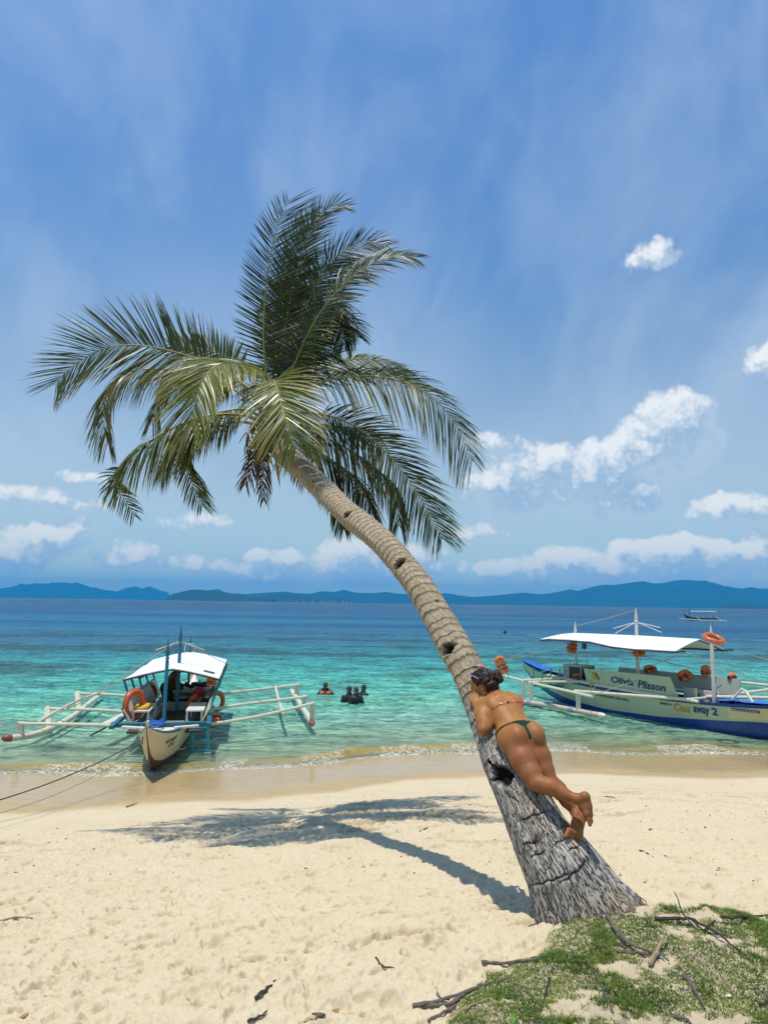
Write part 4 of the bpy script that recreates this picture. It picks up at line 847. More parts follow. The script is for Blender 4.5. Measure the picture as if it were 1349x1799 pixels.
MB().box(L(-1.02, 0, 1.07), L.U * .07, L.V * .02, (0, 0, .09)).build('stem_post', M_cream, bt, bevel=.005)
MB().bar(L(.95, -.78, .72), L(.75, -.30, .72), .10, .05).build('bow_cleat', M_white, bt, bevel=.01); MB().bar(L(.95, .78, .72), L(.75, .30, .72), .10, .05).build('bow_cleat', M_white, bt, bevel=.01)
MB().tube([L(-.92, -.09, .86), L(-.90, -.095, .78), L(-.84, -.10, .72)], .012, 5).build('bow_fitting', M_dark, bt)
lettering('FVB PRINCESS', lambda x, y: L(-.05 + x, sideL(-.05 + x, .53 + y - .02 * x) + .006, .53 + y - .02 * x), 0.75, M_black, bt, height=.075, shear=.3, bold=.02)
lettering('Cruz', lambda x, y: L(.22 + x, sideL(.22 + x, .42 + y) + .006, .42 + y), 0.42, M_black, bt, height=.09, shear=.4, bold=.03)
# floor, thwarts, cabin sides
MB().sheet([[L(s, k * .8, .50) for k in (-1, 0, 1)] for s in (1.6, 3, 5, 7.1)], .04).build('floor', M_dark, bt)
MB().bar(L(1.45, -1.02, .68), L(1.45, 1.0, .68), .12, .09).build('crossbeam', M_teal, bt, bevel=.01)
MB().bar(L(1.05, -1.02, .70), L(2.0, -.98, .74), .10, .08).build('side_rail', M_teal, bt, bevel=.01); MB().bar(L(1.15, .98, .70), L(2.1, .94, .76), .10, .08).build('side_rail', M_teal, bt, bevel=.01)
for sx in (-1, 1):
    MB().sheet([[L(s, sx * (.78 + .17 * k), np.interp(s, [1.9, 2.5, 6.9], [.62, .64, .64]) + k * np.interp(s, [1.9, 2.3, 6.9], [.30, .46, .42])) for k in (0, .5, 1)] for s in (1.9, 2.4, 3.5, 5, 6.9)], .03, nrmv=(sx * .98, 0, 0)).build('side_panel', M_white if sx < 0 else M_bgrn, bt)
    MB().tube([L(s, sx * .97, np.interp(s, [1.9, 2.3, 6.9], [.94, 1.12, 1.08])) for s in (1.9, 2.3, 4, 6.9)], .025, 6).build('coaming', M_teal, bt)
for sx, nm in ((-1, 'left'), (1, 'right')):
    b = MB(); b.box(L(2.7, sx * .60, .86), L.U * .62, L.V * .20, (0, 0, .018)); b.box(L(2.12, sx * .43, .68), L.U * .025, L.V * .025, (0, 0, .165)); b.box(L(2.12, sx * .76, .68), L.U * .025, L.V * .025, (0, 0, .165)); b.box(L(3.28, sx * .43, .68), L.U * .025, L.V * .025, (0, 0, .165)); b.build('bench', M_white, bt, bevel=.004)
MB().box(L(4.6, 0, .60), L.U * .03, L.V * .42, (0, 0, .12)).build('thwart_panel', M_grey, bt, bevel=.01)
MB().box(L(2.0, .1, .57), L.U * .25, L.V * .28, (0, 0, .05)).build('floor_hatch', M_grey, bt, bevel=.01)
b = MB(); b.box(L(6.4, .1, .85), L.U * .5, L.V * .62, (0, 0, .06)); b.box(L(6.9, .1, .72), L.U * .04, L.V * .70, (0, 0, .17)); b.build('engine_cover', M_white, bt, bevel=.02)
eb = MB()
for i in range(26): eb.ell(L(5.9 + random.uniform(-.25, .5), random.uniform(-.5, .65), .95 + random.uniform(-.03, .10)), (random.uniform(.05, .12), .07, .05), nu=7, nv=5)
eb.build('engine', M_black, bt)
# masts, roof
mast('mast', L, 1.45, 0, .55, 2.53, .042, M_teal, bt, .42); mast('mast', L, 4.05, 0, .5, 2.78, .045, M_teal, bt, .48); mast('mast', L, 7.1, 0, .5, 2.35, .038, M_teal, bt, .42)
def roofpt(s, k): return L(s, 1.09 * k, np.interp(s, [2.6, 7.3], [1.78, 1.84]) - .24 * abs(k) ** 1.25 - .025 * math.sin((s - 2.6) / 4.7 * math.pi * 2) ** 2)
MB().sheet([[roofpt(s, k) for k in (-1, -.66, -.33, 0, .33, .66, 1)] for s in np.linspace(2.6, 7.3, 9)], .02).build('canopy', M_canvas, bt, angle=25)
MB().sheet([[roofpt(s, k) + np.array([0, 0, .012]) for k in np.linspace(.62, .86, 3)] for s in (3.2, 3.6)], .006).build('canvas_patch', M_dark, bt)
fr_m = MB()
for k in (-1, 1): fr_m.tube([roofpt(s, k) - np.array([0, 0, .045]) for s in np.linspace(2.55, 7.35, 6)], .022, 6)
for s in (2.65, 4.2, 5.8, 7.25): fr_m.tube([roofpt(s, k) - np.array([0, 0, .045]) for k in np.linspace(-1, 1, 9)], .018, 6)
fr_m.build('canopy_frame', M_dark, bt)
for s in (2.7, 3.6, 4.6, 5.7, 6.9): MB().tube([L(s + .05, -1.12, 1.52), L(s + .12, -.90, .82)], .026, 6).build('post', M_teal, bt)
for s in (2.7, 3.3, 4.2, 6.9): MB().tube([L(s, 1.12, 1.52), L(s + .05, .90, .82)], .030, 6).build('post', M_teal, bt)
MB().tube([L(6.9, -.14, 1.82), L(6.9, -.14, 2.02), L(6.9, -.10, 2.10), L(6.9, .10, 2.10), L(6.9, .14, 2.02), L(6.9, .14, 1.82)], .014, 6).build('mast_hoop', M_chrome, bt)
MB().bar(L(4.05, -.01, 2.33), L(4.2, -.62, 2.10), .03, .03).bar(L(4.05, .01, 2.33), L(4.2, .62, 2.10), .03, .03).build('spreader', M_pole, bt)
# outrigger arms, posts, floats: (left end, middle, right end)
AR = [((36, 1271, 16.3), (150, 1273, 16.2), (303, 1277, 16.3), (430, 1263, 17.3), (550, 1236, 18.4)), ((83, 1245, 18.3), (170, 1247, 18.2), (306, 1254, 18.4), (430, 1237, 19.3), (537, 1224, 20.4)), ((136, 1218, 21.0), (190, 1220, 20.9), (312, 1226, 21.0), (430, 1214, 21.8), (525, 1203, 22.8))]
FL = [at(3, 1297, 16.0), at(28, 1296, 16.2), at(62, 1290, 16.8), at(98, 1276, 17.9), at(128, 1259, 19.3), at(148, 1243, 20.8), at(166, 1229, 22.6), at(180, 1219, 24.0)]
FR_ = [at(549, 1273, 18.2), at(546, 1266, 18.6), at(538, 1253, 19.5), at(530, 1241, 20.6), at(523, 1229, 21.9), at(516, 1219, 23.3), at(512, 1212, 24.6)]
for P_ in AR:
    c_ = catmull([at(*q) for q in P_], 6); mb = MB(); mb.tube(c_, .040, 8); mb.build('outrigger_arm', M_pole, bt)
fl1 = catmull(FL, 8); fl2 = catmull(FR_, 8)
for f_ in (fl1, fl2):
    r_ = np.full(len(f_), .075); r_[:3] = (.02, .05, .07); r_[-2:] = (.05, .02); fo = MB().tube(f_, r_, 12).build('outrigger_float', M_pole, bt)
    k = 7 if f_ is fl1 else 5; MB().tube(f_[:k], np.minimum(r_[:k] + .006, .084), 12).build('float_tip', pmat("red_brown_tip", (0.26, 0.05, 0.025), .45), fo)
def near(f_, px): 
    x = [674.5 + FPX * ((q - CAMP) @ _r) / ((q - CAMP) @ _f) for q in f_]; return f_[int(np.argmin(np.abs(np.array(x) - px)))]
for (end, tx, f_) in ((AR[0][0], 40, fl1), (AR[1][0], 88, fl1), (AR[2][0], 140, fl1), (AR[0][4], 546, fl2), (AR[1][4], 535, fl2), (AR[2][4], 522, fl2)):
    e = at(*end); q = near(f_, tx) if f_ is fl1 else min(f_, key=lambda z: abs(z[1] - end[2])); MB().bar(e + [0, 0, .04], [e[0] * .3 + q[0] * .7, e[1] * .3 + q[1] * .7, q[2]], .13, .07, up=(0, 1, 0)).build('float_post', M_pole, bt, bevel=.008)
MB().tube(sag(at(68, 1269, 16.3), at(184, 1216, 21.4), -.10), .035, 8).build('lashing_pole', M_pole, bt)
MB().tube(sag(at(499, 1256, 17.9), at(484, 1206, 22.6), .06), .040, 8).build('lashing_pole', M_pole, bt)
for (a, b, r_) in ((at(68, 1269, 16.3), L(4.05, -.1, 2.3), .008), (at(85, 1262, 17.2), L(2.7, -1.12, 1.52), .008), (at(130, 1240, 19), L(4.6, -1.15, 1.52), .007), (at(150, 1230, 20), L(5.7, -1.15, 1.52), .007), (at(487, 1207, 22.5), L(4.05, .1, 2.3), .009), (at(495, 1250, 18.4), L(2.7, 1.15, 1.52), .008), (at(490, 1230, 20.3), L(5.7, 1.15, 1.55), .007)):
    MB().tube(sag(a, b, .03), r_, 4).build('stay_rope', M_rope, bt)
for q in (AR[0][0], ): pass
MB().tube([near(fl1, 70) + [0, 0, .1], at(92, 1268, 17.2)], .012, 5).build('lashing', M_yell2, bt)
# bow ropes piled on the foredeck
rp = MB()
for i in range(5): q0 = random.uniform(0, 6); rp.tube([L(1.15 + .13 * math.cos(q0 + q) + .02 * i, -.15 + .16 * math.sin(q0 + q), .72 + .02 * i + .02 * math.sin(3 * q)) for q in np.linspace(0, 5.2, 14)], .013, 5)
tag(rp.build('rope_coil', M_tarp, None), 'blue rope coiled on the foredeck in front of the first teal mast', 'rope')
# things on and about the left boat
tag(MB().bar(at(186, 1272, 16.4), at(242, 1244, 18.3), .20, .045).build('gangplank', M_pole, None, bevel=.005), 'white gangplank lying across the near outrigger arm of the cream boat', 'plank')
tag(MB().tube([at(160, 1292, 16.0), at(240, 1250, 18.0)], .02, 6).build('bamboo_pole', M_dark, None), 'thin dark pole slung beneath the gangplank of the cream boat', 'pole')
ld = empty('boarding_ladder', L(1.55, .78, 0), 'teal wooden boarding ladder hanging over the bow of the cream boat', 'ladder')
lb, lt = (338, 1322, 16.0), (336, 1271, 16.0); rb, rt_ = (366, 1321, 16.1), (365, 1268, 16.1)
M_teal_lit = pmat('sunlit_teal_paint', (0.02, 0.30, 0.42), .4, .15, 7)  # boat teal lightened: sunlight on the ladder put into its colour
for p_, q in ((lb, lt), (rb, rt_)): MB().bar(at(*p_), at(*q), .070, .04, up=(0, 1, 0)).build('rail', M_teal_lit, ld, bevel=.005)
for k in (.06, .40, .82, .99): MB().bar(at(*lb) * (1 - k) + at(*lt) * k, at(*rb) * (1 - k) + at(*rt_) * k, .04, .035, up=(0, 1, 0)).build('rung', M_teal_lit if k < .9 else M_white, ld, bevel=.004)
lifebuoy(at(236, 1238, 16.2), (.93, -.36, .05), .285, .075, 'large orange lifebuoy hanging at the near left corner of the canvas roof')
lifebuoy(at(262, 1221, 19.6), (.95, -.30, .05), .27, .07, 'smaller orange lifebuoy hanging halfway along the left side of the cream boat')
lifebuoy(at(381, 1232, 19.4), (.80, -.6, .1), .22, .06, 'orange lifebuoy hanging outside the right side of the cream boat')
b = MB(); b.sheet([[L(s, l, .885 + .03 * math.sin(l * 9 + s * 5)) for l in (-.78, -.62, -.45)] for s in (2.2, 2.5, 2.9)], -.07); tag(b.build('cushion', M_yellow, None, bevel=.015), 'yellow cushion on the left bench of the cream boat', 'cushion')
rg = MB(); c0 = at(348, 1222, 18.6); rg.tube([c0 + [.02, 0, -.22], c0 + [0, 0, -.1], c0 + [.03, 0, .08], c0 + [.0, 0, .16], c0 + [-.02, 0, .22]], [.05, .13, .17, .15, .04], 9); tag(rg.build('dry_bag', M_red, None), 'red bag leaning by the right bench of the cream boat', 'bag')
rg = MB(); c0 = at(347, 1207, 21.3); rg.tube([c0 + [-.1, 0, -.28], c0 + [-.05, 0, -.05], c0 + [.06, 0, .12], c0 + [.07, 0, .22]], [.20, .17, .07, .04], 8); tag(rg.build('canvas_bundle', M_white, None), 'white canvas bundle standing at the stern of the cream boat', 'bundle')
life_vest(at(372, 1199, 17.5), (1, .2, 0), (.4, 0, .9), .16, .26, 'orange vest tucked under the near right corner of the canvas roof', group='life vests on the cream boat', t_=.07)
life_vest(at(343, 1234, 18.0), (.5, .3, .8), (-.8, .2, .55), .18, .42, 'orange vest lying across the right bench of the cream boat', group='life vests on the cream boat', t_=.08)
life_vest(at(370, 1262, 17.0), (1, .1, 0), (0, 1, .2), .22, .5, 'orange vest wedged behind the boarding ladder', group='life vests on the cream boat', t_=.08)
cl_ = MB(); 
cl_.sheet([[L(4.3 + x * .14, -1.0 + .03 * math.sin(x * 2.1), z - .03 * (x % 3)) for z in (1.52, 1.44, 1.36)] for x in range(9)], .02, nrmv=(1, 0, 0))
tag(cl_.build('hanging_clothes', M_dark, None), 'dark clothes hanging under the left eave of the canvas roof', 'clothes')
tag(rope('mooring_line', L(-.95, -.12, .80), at(-40, 1417, 9.8), .010, .10, M_dkrope), 'dark mooring line running from the cream boat bow to the lower left', 'rope')
tag(rope('mooring_line', L(-.6, -.2, .6), at(-30, 1436, 9.4), .006, .16, M_rope), 'thin slack pale line on the sand below the dark mooring line', 'rope')
tag(MB().tube(sag(L(-.3, .28, .78), L(.9, .55, .30), .15), .006, 5).build('bow_line', M_rope, None), 'short pale rope looped over the painted bow side', 'rope')

# ---------- right boat, broadside
a_ = math.radians(30); R_ = Frame((9.9, 18.9, 0), (math.sin(a_), -math.cos(a_), 0), (-math.cos(a_), -math.sin(a_), 0))   # U to the bow, V to our side
rbt = empty('outrigger_boat', R_(-3.5, 0, 0), 'long blue and cream outrigger boat with white awning and painted names, moored on the right', 'outrigger boat', 'outrigger boats moored at the beach')
stn = [(-9.0, .02, 1.27, .01, 1.12), (-8.5, .10, 1.12, .02, .60), (-7.6, .26, .98, .04, .18), (-6.4, .42, .88, .10, -.12), (-4.6, .54, .80, .18, -.28), (-2.6, .56, .77, .18, -.26), (-1.0, .52, .80, .12, -.14), (.3, .44, .88, .06, -.03), (1.3, .34, .98, .03, .10), (2.2, .18, 1.14, .015, .45), (2.9, .02, 1.40, .01, 1.2)]
hr, sideR = hull(R_, stn, [M_bgrn, M_blue, M_blue, M_navy], rbt, [(-9, .25), (-7, .34), (-5, .38), (-2.5, .46), (-1, .52), (.3, .56), (2.9, .50)], ws=.92, n=46)
# forward half of the topsides is a warmer cream
MB().sheet([[R_(s, sideR(s, z) + .004, z) for z in np.linspace(np.interp(s, [-1.6, 0, 2], [.38, .46, .72]), np.interp(s, [-1.6, 0, 2], [.66, .76, .98]), 5)] for s in np.linspace(-.35, 2.3, 9)], 0.003, nrmv=(R_.V * 1)).build('bow_topside', M_cream, rbt)
MB().sheet([[R_(s, k * np.interp(s, [-1.4, .3, 1.3, 2.2], [.48, .41, .31, .15]), np.interp(s, [-1.4, .3, 1.3, 2.2], [.76, .85, .95, 1.1]) - .04) for k in (-1, 0, 1)] for s in (-.9, -.2, .3, 1.3, 2.2)], .03).build('foredeck', M_blue, rbt)
ZT = lambda s: float(np.interp(s, [-5.3, -1.7], [1.36, 1.40])); ZB = lambda s: float(np.interp(s, [-5.3, -1.7], [.86, .82]))
def panel(s0, s1, sg, mat, cut=.12, name='side_panel'):
    S_ = np.linspace(s0, s1, 6); G = []
    for s in S_: e = cut if s == S_[-1] else 0; G.append([R_(s - e * k, sg * (.58 + .16 * k), ZB(s) + (ZT(s) - ZB(s)) * k) for k in (0, .5, 1)])
    return MB().sheet(G, .03, nrmv=R_.V * sg).build(name, mat, rbt)
panel(-5.2, -1.75, 1, M_bgrn, .14); pf = panel(-5.0, -.75, -1, M_grey, -.10)
def onpanel(x, y, s0, z0, pr=.008): z = z0 + y; k = (z - ZB(s0 + x)) / (ZT(s0 + x) - ZB(s0 + x)); return R_(s0 + x, .58 + .16 * k + pr, z)
M_let = pmat("navy_lettering", (0.006, 0.03, 0.14), .4, .1, 9)
lettering('Olivia', lambda x, y: onpanel(x, y - .012 * x, -4.12, 1.02), .86, M_let, rbt, height=.20, shear=.35, bold=.028)
lettering('Plisson', lambda x, y: onpanel(x, y - .02 * x, -3.12, .98), 1.02, M_let, rbt, height=.22, shear=.35, bold=.028)
MB().add([onpanel(x, y, -4.86, 1.05) for x, y in ((0, 0), (.26, -.02), (.16, .22), (-.02, .24))], [(0, 1, 2, 3)]).build('lettering', M_gold, rbt, smooth=False)
MB().add([onpanel(x, y, -4.66, 1.06, .011) for x, y in ((0, 0), (.07, 0), (-.02, .2), (-.08, .2))], [(0, 1, 2, 3)]).build('lettering', M_dark, rbt, smooth=False)
def onhull(x, y, s0, z0): s, z = s0 + x, z0 + y; return R_(s, float(sideR(s, z)) + .014, z)
lettering('FOR PASSENGER USE ONLY', lambda x, y: onhull(x, y - .012 * x, -5.05, .50), 1.5, M_black, rbt, height=.075, bold=.02)
lettering('M/BCA', lambda x, y: onhull(x, y, -2.42, .56), .38, M_black, rbt, height=.062, bold=.02)
lettering('Cast', lambda x, y: onhull(x, y, -1.98, .44), .54, M_gold, rbt, height=.21, shear=.2, bold=.03)
lettering('away', lambda x, y: onhull(x, y, -1.36, .48), .50, M_let, rbt, height=.16, shear=.2, bold=.028)
lettering('2', lambda x, y: onhull(x, y, -.80, .48), .17, M_let, rbt, height=.20, bold=.03)
MB().sheet([[R_(s, float(sideR(s, z)) + .013, z) for z in (.68 + (s + .22) * .02, .75 + (s + .22) * .02)] for s in np.linspace(-.22, .52, 6)], .002, nrmv=R_.V).build('registration_plate', M_let, rbt)
lettering('M/B CA 2 0718-2005', lambda x, y: R_(-.19 + x, float(sideR(-.19 + x, .69 + y)) + .018, .694 + y + x * .02), .66, M_white, rbt, height=.035, bold=.01)
# gunwale pole, benches, helm box
MB().tube([R_(s, sideR(s, .80) + .06, np.interp(s, [-7.5, -4, -1.2], [.93, .84, .80])) for s in np.linspace(-7.4, -1.1, 9)], .045, 8).build('rubbing_pole', M_pole, rbt)
b = MB(); b.box(R_(-6.05, .08, 1.12), R_.U * .42, R_.V * .34, (0, 0, .27)); b.build('helm_box', M_grey, rbt, bevel=.01)
MB().box(R_(-5.90, .435, 1.11), R_.U * .24, R_.V * .012, (0, 0, .22)).box(R_(-5.62, .08, 1.10), R_.U * .012, R_.V * .28, (0, 0, .22)).build('helm_opening_shade', M_black, rbt)  # black panels stand in for the shade inside the helm box
MB().box(R_(-3.2, -.30, .95), R_.U * 1.9, R_.V * .18, (0, 0, .02)).box(R_(-1.25, -.12, .88), R_.U * .30, R_.V * .03, (0, 0, .16)).build('bench', M_white, rbt, bevel=.005)
MB().box(R_(-1.55, .30, .96), R_.U * .22, R_.V * .02, (0, 0, .15)).build('locker_front', M_grey, rbt, bevel=.005)
MB().box(R_(-1.3, -.45, .82), R_.U * .6, R_.V * .1, (0, 0, .12)).box(R_(-5.3, -.1, .95), R_.U * .18, R_.V * .4, (0, 0, .2)).build('engine_box', M_black, rbt, bevel=.02)
mast('mast', R_, -6.25, 0, .8, 2.85, .05, M_white, rbt, .40); m2 = mast('mast', R_, -3.62, 0, .8, 3.38, .055, M_white, rbt, .42); mast('mast', R_, -1.02, 0, .7, 2.93, .055, M_white, rbt, .40)
for (da, dl, dz) in ((-.5, .5, -.22), (-.2, .75, -.36), (.5, -.5, -.16), (.35, -.75, -.32)): MB().tube([R_(-3.62, 0, 2.92), R_(-3.62 + da, dl, 2.92 + dz)], .012, 5).build('spreader', M_white, rbt)
def roofR(s, k):
    z0 = np.interp(s, [-6.85, -6.3, -3.6, -1.4], [2.40, 2.46, 2.50, 2.50]); dz = np.interp(s, [-6.85, -4.6, -3.4, -1.3], [.16, .19, .34, .30]); return R_(s, 1.10 * k, z0 - dz * abs(k) ** 1.2 - .02 * math.sin(s * 4) ** 2 * abs(k))
MB().sheet([[roofR(s, k) for k in (-1, -.66, -.33, 0, .33, .66, 1)] for s in np.linspace(-6.85, -1.38, 13)], .02).build('awning', M_canvas, rbt, angle=25)
fm_ = MB()
for k in (-1, 1): fm_.tube([roofR(s, k) - np.array([0, 0, .04]) for s in np.linspace(-6.85, -1.38, 8)] + [R_(-1.08, 1.10 * k, 2.20)], .028, 6)
for s in (-6.7, -3.62, -1.45): fm_.tube([roofR(s, k) - np.array([0, 0, .04]) for k in np.linspace(-1, 1, 7)], .016, 6)
fm_.build('awning_frame', M_dark, rbt)
# outrigger, our side
def P(px, py, z): d = px_ray(px, py); return CAMP + d * ((z - EYE) / d[2])
f1 = catmull([P(1064, 1258, .24), P(1030, 1252, .20), P(985, 1243, .16), P(940, 1236, .12), P(900, 1230, .10), P(868, 1222, .14), P(845, 1212, .22)], 6)
fo = MB().tube(f1, [.03, .07] + [.075] * (len(f1) - 4) + [.06, .03], 12).build('outrigger_float', M_float, rbt); MB().tube(f1[:3], [.035, .075, .080], 12).build('float_tip', M_white, fo)
for i in (9, 19, 27): MB().tube(f1[i:i + 2], .083, 10).build('lashing', pmat("violet_tape", (.30, .26, .42), .5), fo)
lp0, lp1 = P(1036, 1223, .78), P(868, 1183, .80)
MB().tube([lp0 + (lp0 - lp1) * .02, lp0 * .5 + lp1 * .5 + [0, 0, -.02], lp1], .045, 8).build('lashing_pole', M_pole, rbt)
for (x, yt, yb) in ((1018, 1228, 1250), (935, 1208, 1236), (918, 1205, 1233)):
    q = near(f1, x); MB().bar([q[0], q[1], .80], [q[0], q[1], q[2] + .04], .13, .08, up=(0, 1, 0)).build('float_post', M_pole, rbt, bevel=.008)
q = near(f1, 1018)
MB().tube([q + [-.12, 0, .60], R_(-1.35, .62, .83), R_(-1.2, 0, .86), R_(-1.1, -1.2, .92), R_(-1.0, -3.1, 1.0)], .046, 8).build('outrigger_arm', M_pole, rbt)
q2 = near(f1, 935); q3 = near(f1, 918)
MB().tube([q2 + [0, 0, .70], R_(-5.6, .6, .88), R_(-5.6, -1, .95), R_(-5.5, -3.1, 1.0)], .04, 8).build('outrigger_arm', M_pole, rbt)
MB().tube([q3 + [0, 0, .72], R_(-6.3, .5, .92), R_(-6.3, -1, .98), R_(-6.2, -3.1, 1.0)], .04, 8).build('outrigger_arm', M_pole, rbt)
MB().tube([R_(-1.2, .1, .90), R_(.4, -1.2, .98), R_(1.6, -3.0, 1.02)], .05, 8).build('outrigger_arm', M_pole, rbt)
# far side outrigger
f2 = catmull([R_(2.4, -3.1, .34), R_(.5, -3.1, .22), R_(-2, -3.1, .14), R_(-5, -3.1, .12), R_(-8, -3.1, .2)], 6); MB().tube(f2, .075, 10).build('outrigger_float', M_float, rbt)
MB().tube([R_(2.3, -3.1, 1.02), R_(-1, -3.1, 1.05), R_(-7, -3.1, 1.04)], .045, 8).build('lashing_pole', M_pole, rbt)
for s in (1.6, 0, -1, -5.5, -6.2): MB().bar(R_(s, -3.1, 1.02), R_(s, -3.1, .2), .10, .06, up=(0, 1, 0)).build('float_post', M_pole, rbt, bevel=.008)
for (a, b, d) in ((roofR(-6.6, 1), lp1 + [0, 0, .3], .05), (roofR(-5.3, .8), R_(-1.2, -.6, 1.5), .05), (R_(-1.1, 1.1, 2.17), R_(.6, -1.6, 1.0), .0), (R_(-1.1, 1.08, 2.17), R_(-3.2, .75, 1.38), .0), (R_(-3.62, 0, 3.3), R_(-6.25, 0, 2.7), .02), (R_(-1.08, -1.1, 2.20), R_(2.6, -2.2, 1.3), .05), (R_(-1.08, -1.1, 2.20), R_(2.4, -3.0, 1.05), .03), (R_(-6.6, -1.2, 2.24), lp1 + [-1, .5, .2], .1), (R_(-3.0, .78, 1.2), lp0, .0), (R_(-4.7, .62, .95), lp0 * .98 + lp1 * .02, .0), (lp0 * .3 + lp1 * .7, R_(-6.9, .4, 1.2), .0), (lp0 * .5 + lp1 * .5, R_(-6.2, .4, 1.2), .0)):
    MB().tube(sag(a, b, d), .009, 4).build('stay_rope', M_rope, rbt)
MB().tube(sag(R_(-5.1, .55, .95), R_(-5.0, .62, .78), 0), .035, 6).tube(sag(R_(-5.05, .66, .9), R_(-4.85, .68, .86), 0), .03, 6).build('lashing', M_yell2, rbt)
for (s, l, z) in ((-5.35, 1.0, 2.10), (-4.9, 1.0, 2.06)): MB().tube(sag(R_(s, l, 2.22), R_(s + .02, l - .2, 1.2), 0), .006, 4).build('hanging_cord', M_dkrope, rbt)
MB().ell(R_(-5.45, 1.1, 2.17), (.07, .07, .06), nu=8, nv=6).build('tie_bundle', M_tarp, rbt); MB().box(R_(-4.75, 1.15, 2.12), R_.U * .07, R_.V * .04, (0, 0, .09)).build('speaker', M_black, rbt, bevel=.01)
# loose things on the right boat
st_ = []
for i, s in enumerate(np.linspace(-9.0, -7.3, 7)): st_.append([R_(s, k * np.interp(s, [-9, -7.3], [.03, .42]), np.interp(s, [-9, -7.3], [1.30, 1.06]) + .07 * (1 - abs(k)) + random.uniform(-.02, .02)) for k in (-1, -.5, 0, .5, 1)])
tag(MB().sheet(st_, .01).build('tarpaulin', M_tarp, None, angle=20), 'bright blue tarpaulin spread over the pointed stern of the long boat', 'tarpaulin')
st_ = [[R_(s, k * .40 + random.uniform(-.02, .02), np.interp(s, [-.7, .8], [.86, .95]) + random.uniform(0, .05)) for k in (-1, -.4, .2, .8)] for s in np.linspace(-.8, .7, 6)]
tag(MB().sheet(st_, .01).build('tarpaulin', M_tarp, None, angle=20), 'blue tarpaulin laid over the foredeck by the front mast', 'tarpaulin')
gc = P(960, 1203, .55); g = empty('plastic_stool', gc, 'green plastic stool lashed upside down with its legs in the air', 'stool')
for (px, yt, yb, z0) in ((937, 1173, 1203, 0), (952, 1175, 1207, 0), (967, 1172, 1202, 0), (983, 1174, 1208, 0)): 
    Yd = 24.6 if px in (937, 967) else 24.1; MB().bar(at(px, yb, Yd), at(px, yt, Yd), .055, .05, up=(0, 1, 0), w1=.04, h1=.04).build('leg', M_green, g, bevel=.006)
ring_ = [at(940, 1204, 24.5), at(952, 1208, 24.1), at(983, 1209, 24.1), at(985, 1205, 24.6), at(966, 1203, 24.7)]
sc = sum(ring_) / 5; MB().tube([sc + (q - sc) * 1.05 for q in ring_], .04, 8, close=True).build('seat_rim', M_green, g); MB().sheet([[ring_[0], ring_[4], ring_[3]], [ring_[0] * .5 + ring_[1] * .5, sc, ring_[3] * .5 + ring_[2] * .5], [ring_[1], ring_[1] * .5 + ring_[2] * .5, ring_[2]]], .03).build('seat', M_green, g)
lifebuoy(at(1253, 1122, 17.9) , (.15, -.42, 1), .215, .062, 'orange lifebuoy laid flat on the awning against the front mast')
life_vest(R_(-6.05, .38, 2.0), (1, .3, -.15), (.15, 0, 1), .42, .36, 'bright orange vest hanging from the awning beside the rear mast', t_=.12)
life_vest(R_(-3.35, .25, 2.03), (1, .2, 0), (.1, 0, 1), .34, .40, 'brownish orange vest hanging next to the tallest middle mast', t_=.12)
life_vest(R_(-3.5, -.45, 1.42), (1, .3, .2), (-.3, .6, .5), .20, .40, 'orange vest slung over the far panel behind the first painted name', t_=.1)
life_vest(R_(-2.05, -.2, 1.36), (1, .2, .35), (-.1, .5, .6), .22, .42, 'orange vest heaped in the open doorway of the long boat', t_=.12)
life_vest(R_(-1.75, -.72, 1.50), (1, .2, .1), (0, 0, 1), .20, .28, 'orange vest perched on the far panel left of the front mast', t_=.12)
life_vest(R_(-.95, -.76, 1.42), (1, .2, .1), (0, 0, 1), .10, .24, 'scrap of orange vest showing on the far panel right of the front mast', t_=.1)
life_vest(at(882, 1172, 23.0), (.9, 0, .4), (.5, 0, .9), .44, .34, "orange vest tied to the outrigger line beside the sunbathing woman's head", t_=.12)
life_vest(R_(-5.75, .47, 1.02), (1, -.3, 0), (0, 0, 1), .10, .34, 'faded red vest lying inside the helm box opening', t_=.06)
for (x0, x1, y, l_) in ((1302, 1352, 1224, 'left'), (1270, 1300, 1214, 'right')): pass
tag(MB().tube([R_(-.3, -1.5, .72), R_(1.0, -1.9, .70), R_(2.0, -2.1, .74)], .075, 10).build('fender', M_orange, None), 'long orange fender beyond the bow of the long boat', 'fender')
tag(MB().tube([R_(.3, .30, .94), R_(.1, .25, 1.2), R_(-.05, .2, 1.25), R_(-.3, .25, .95)], .035, 8).build('bow_bracket', M_white, rbt))
tag(rope('anchor_line', R_(1.05, .42, .82), R_(1.55, .75, -.05), .012, .02, M_rope), 'pale anchor line hanging down the blue bow', 'rope')

# ---------- small green boat out in the bay
cx, cy = 86.5, 187.0; Fb = Frame((cx, cy, 0), nrm((-1, .06, 0)), nrm((-.06, -1, 0)))
fb = empty('outrigger_boat', Fb(0, 0, 0), 'small dark green outrigger boat far out in the bay', 'outrigger boat')
M_dg = pmat("dark_green_paint", (0.012, 0.055, 0.045), .5, .2, 3); M_aq = pmat("aqua_roof", (0.20, 0.50, 0.50), .5, .1, 3)
hull(Fb, [(-4.6, .3, .6, .1, .1), (-3.5, .7, .75, .3, -.2), (0, .8, .8, .4, -.3), (3, .6, .95, .2, -.2), (4.4, .1, 1.5, .03, .6), (4.9, .02, 1.8, .01, 1.6)], [M_dg, M_dg, M_white, M_dark], fb, [(-5, .3), (5, .3)], n=18)
MB().sheet([[Fb(s, k * 1.1, 2.55 - .15 * abs(k)) for k in (-1, 0, 1)] for s in (-3.6, -1, 1.2, 3.2)], .08).build('canopy', M_aq, fb)
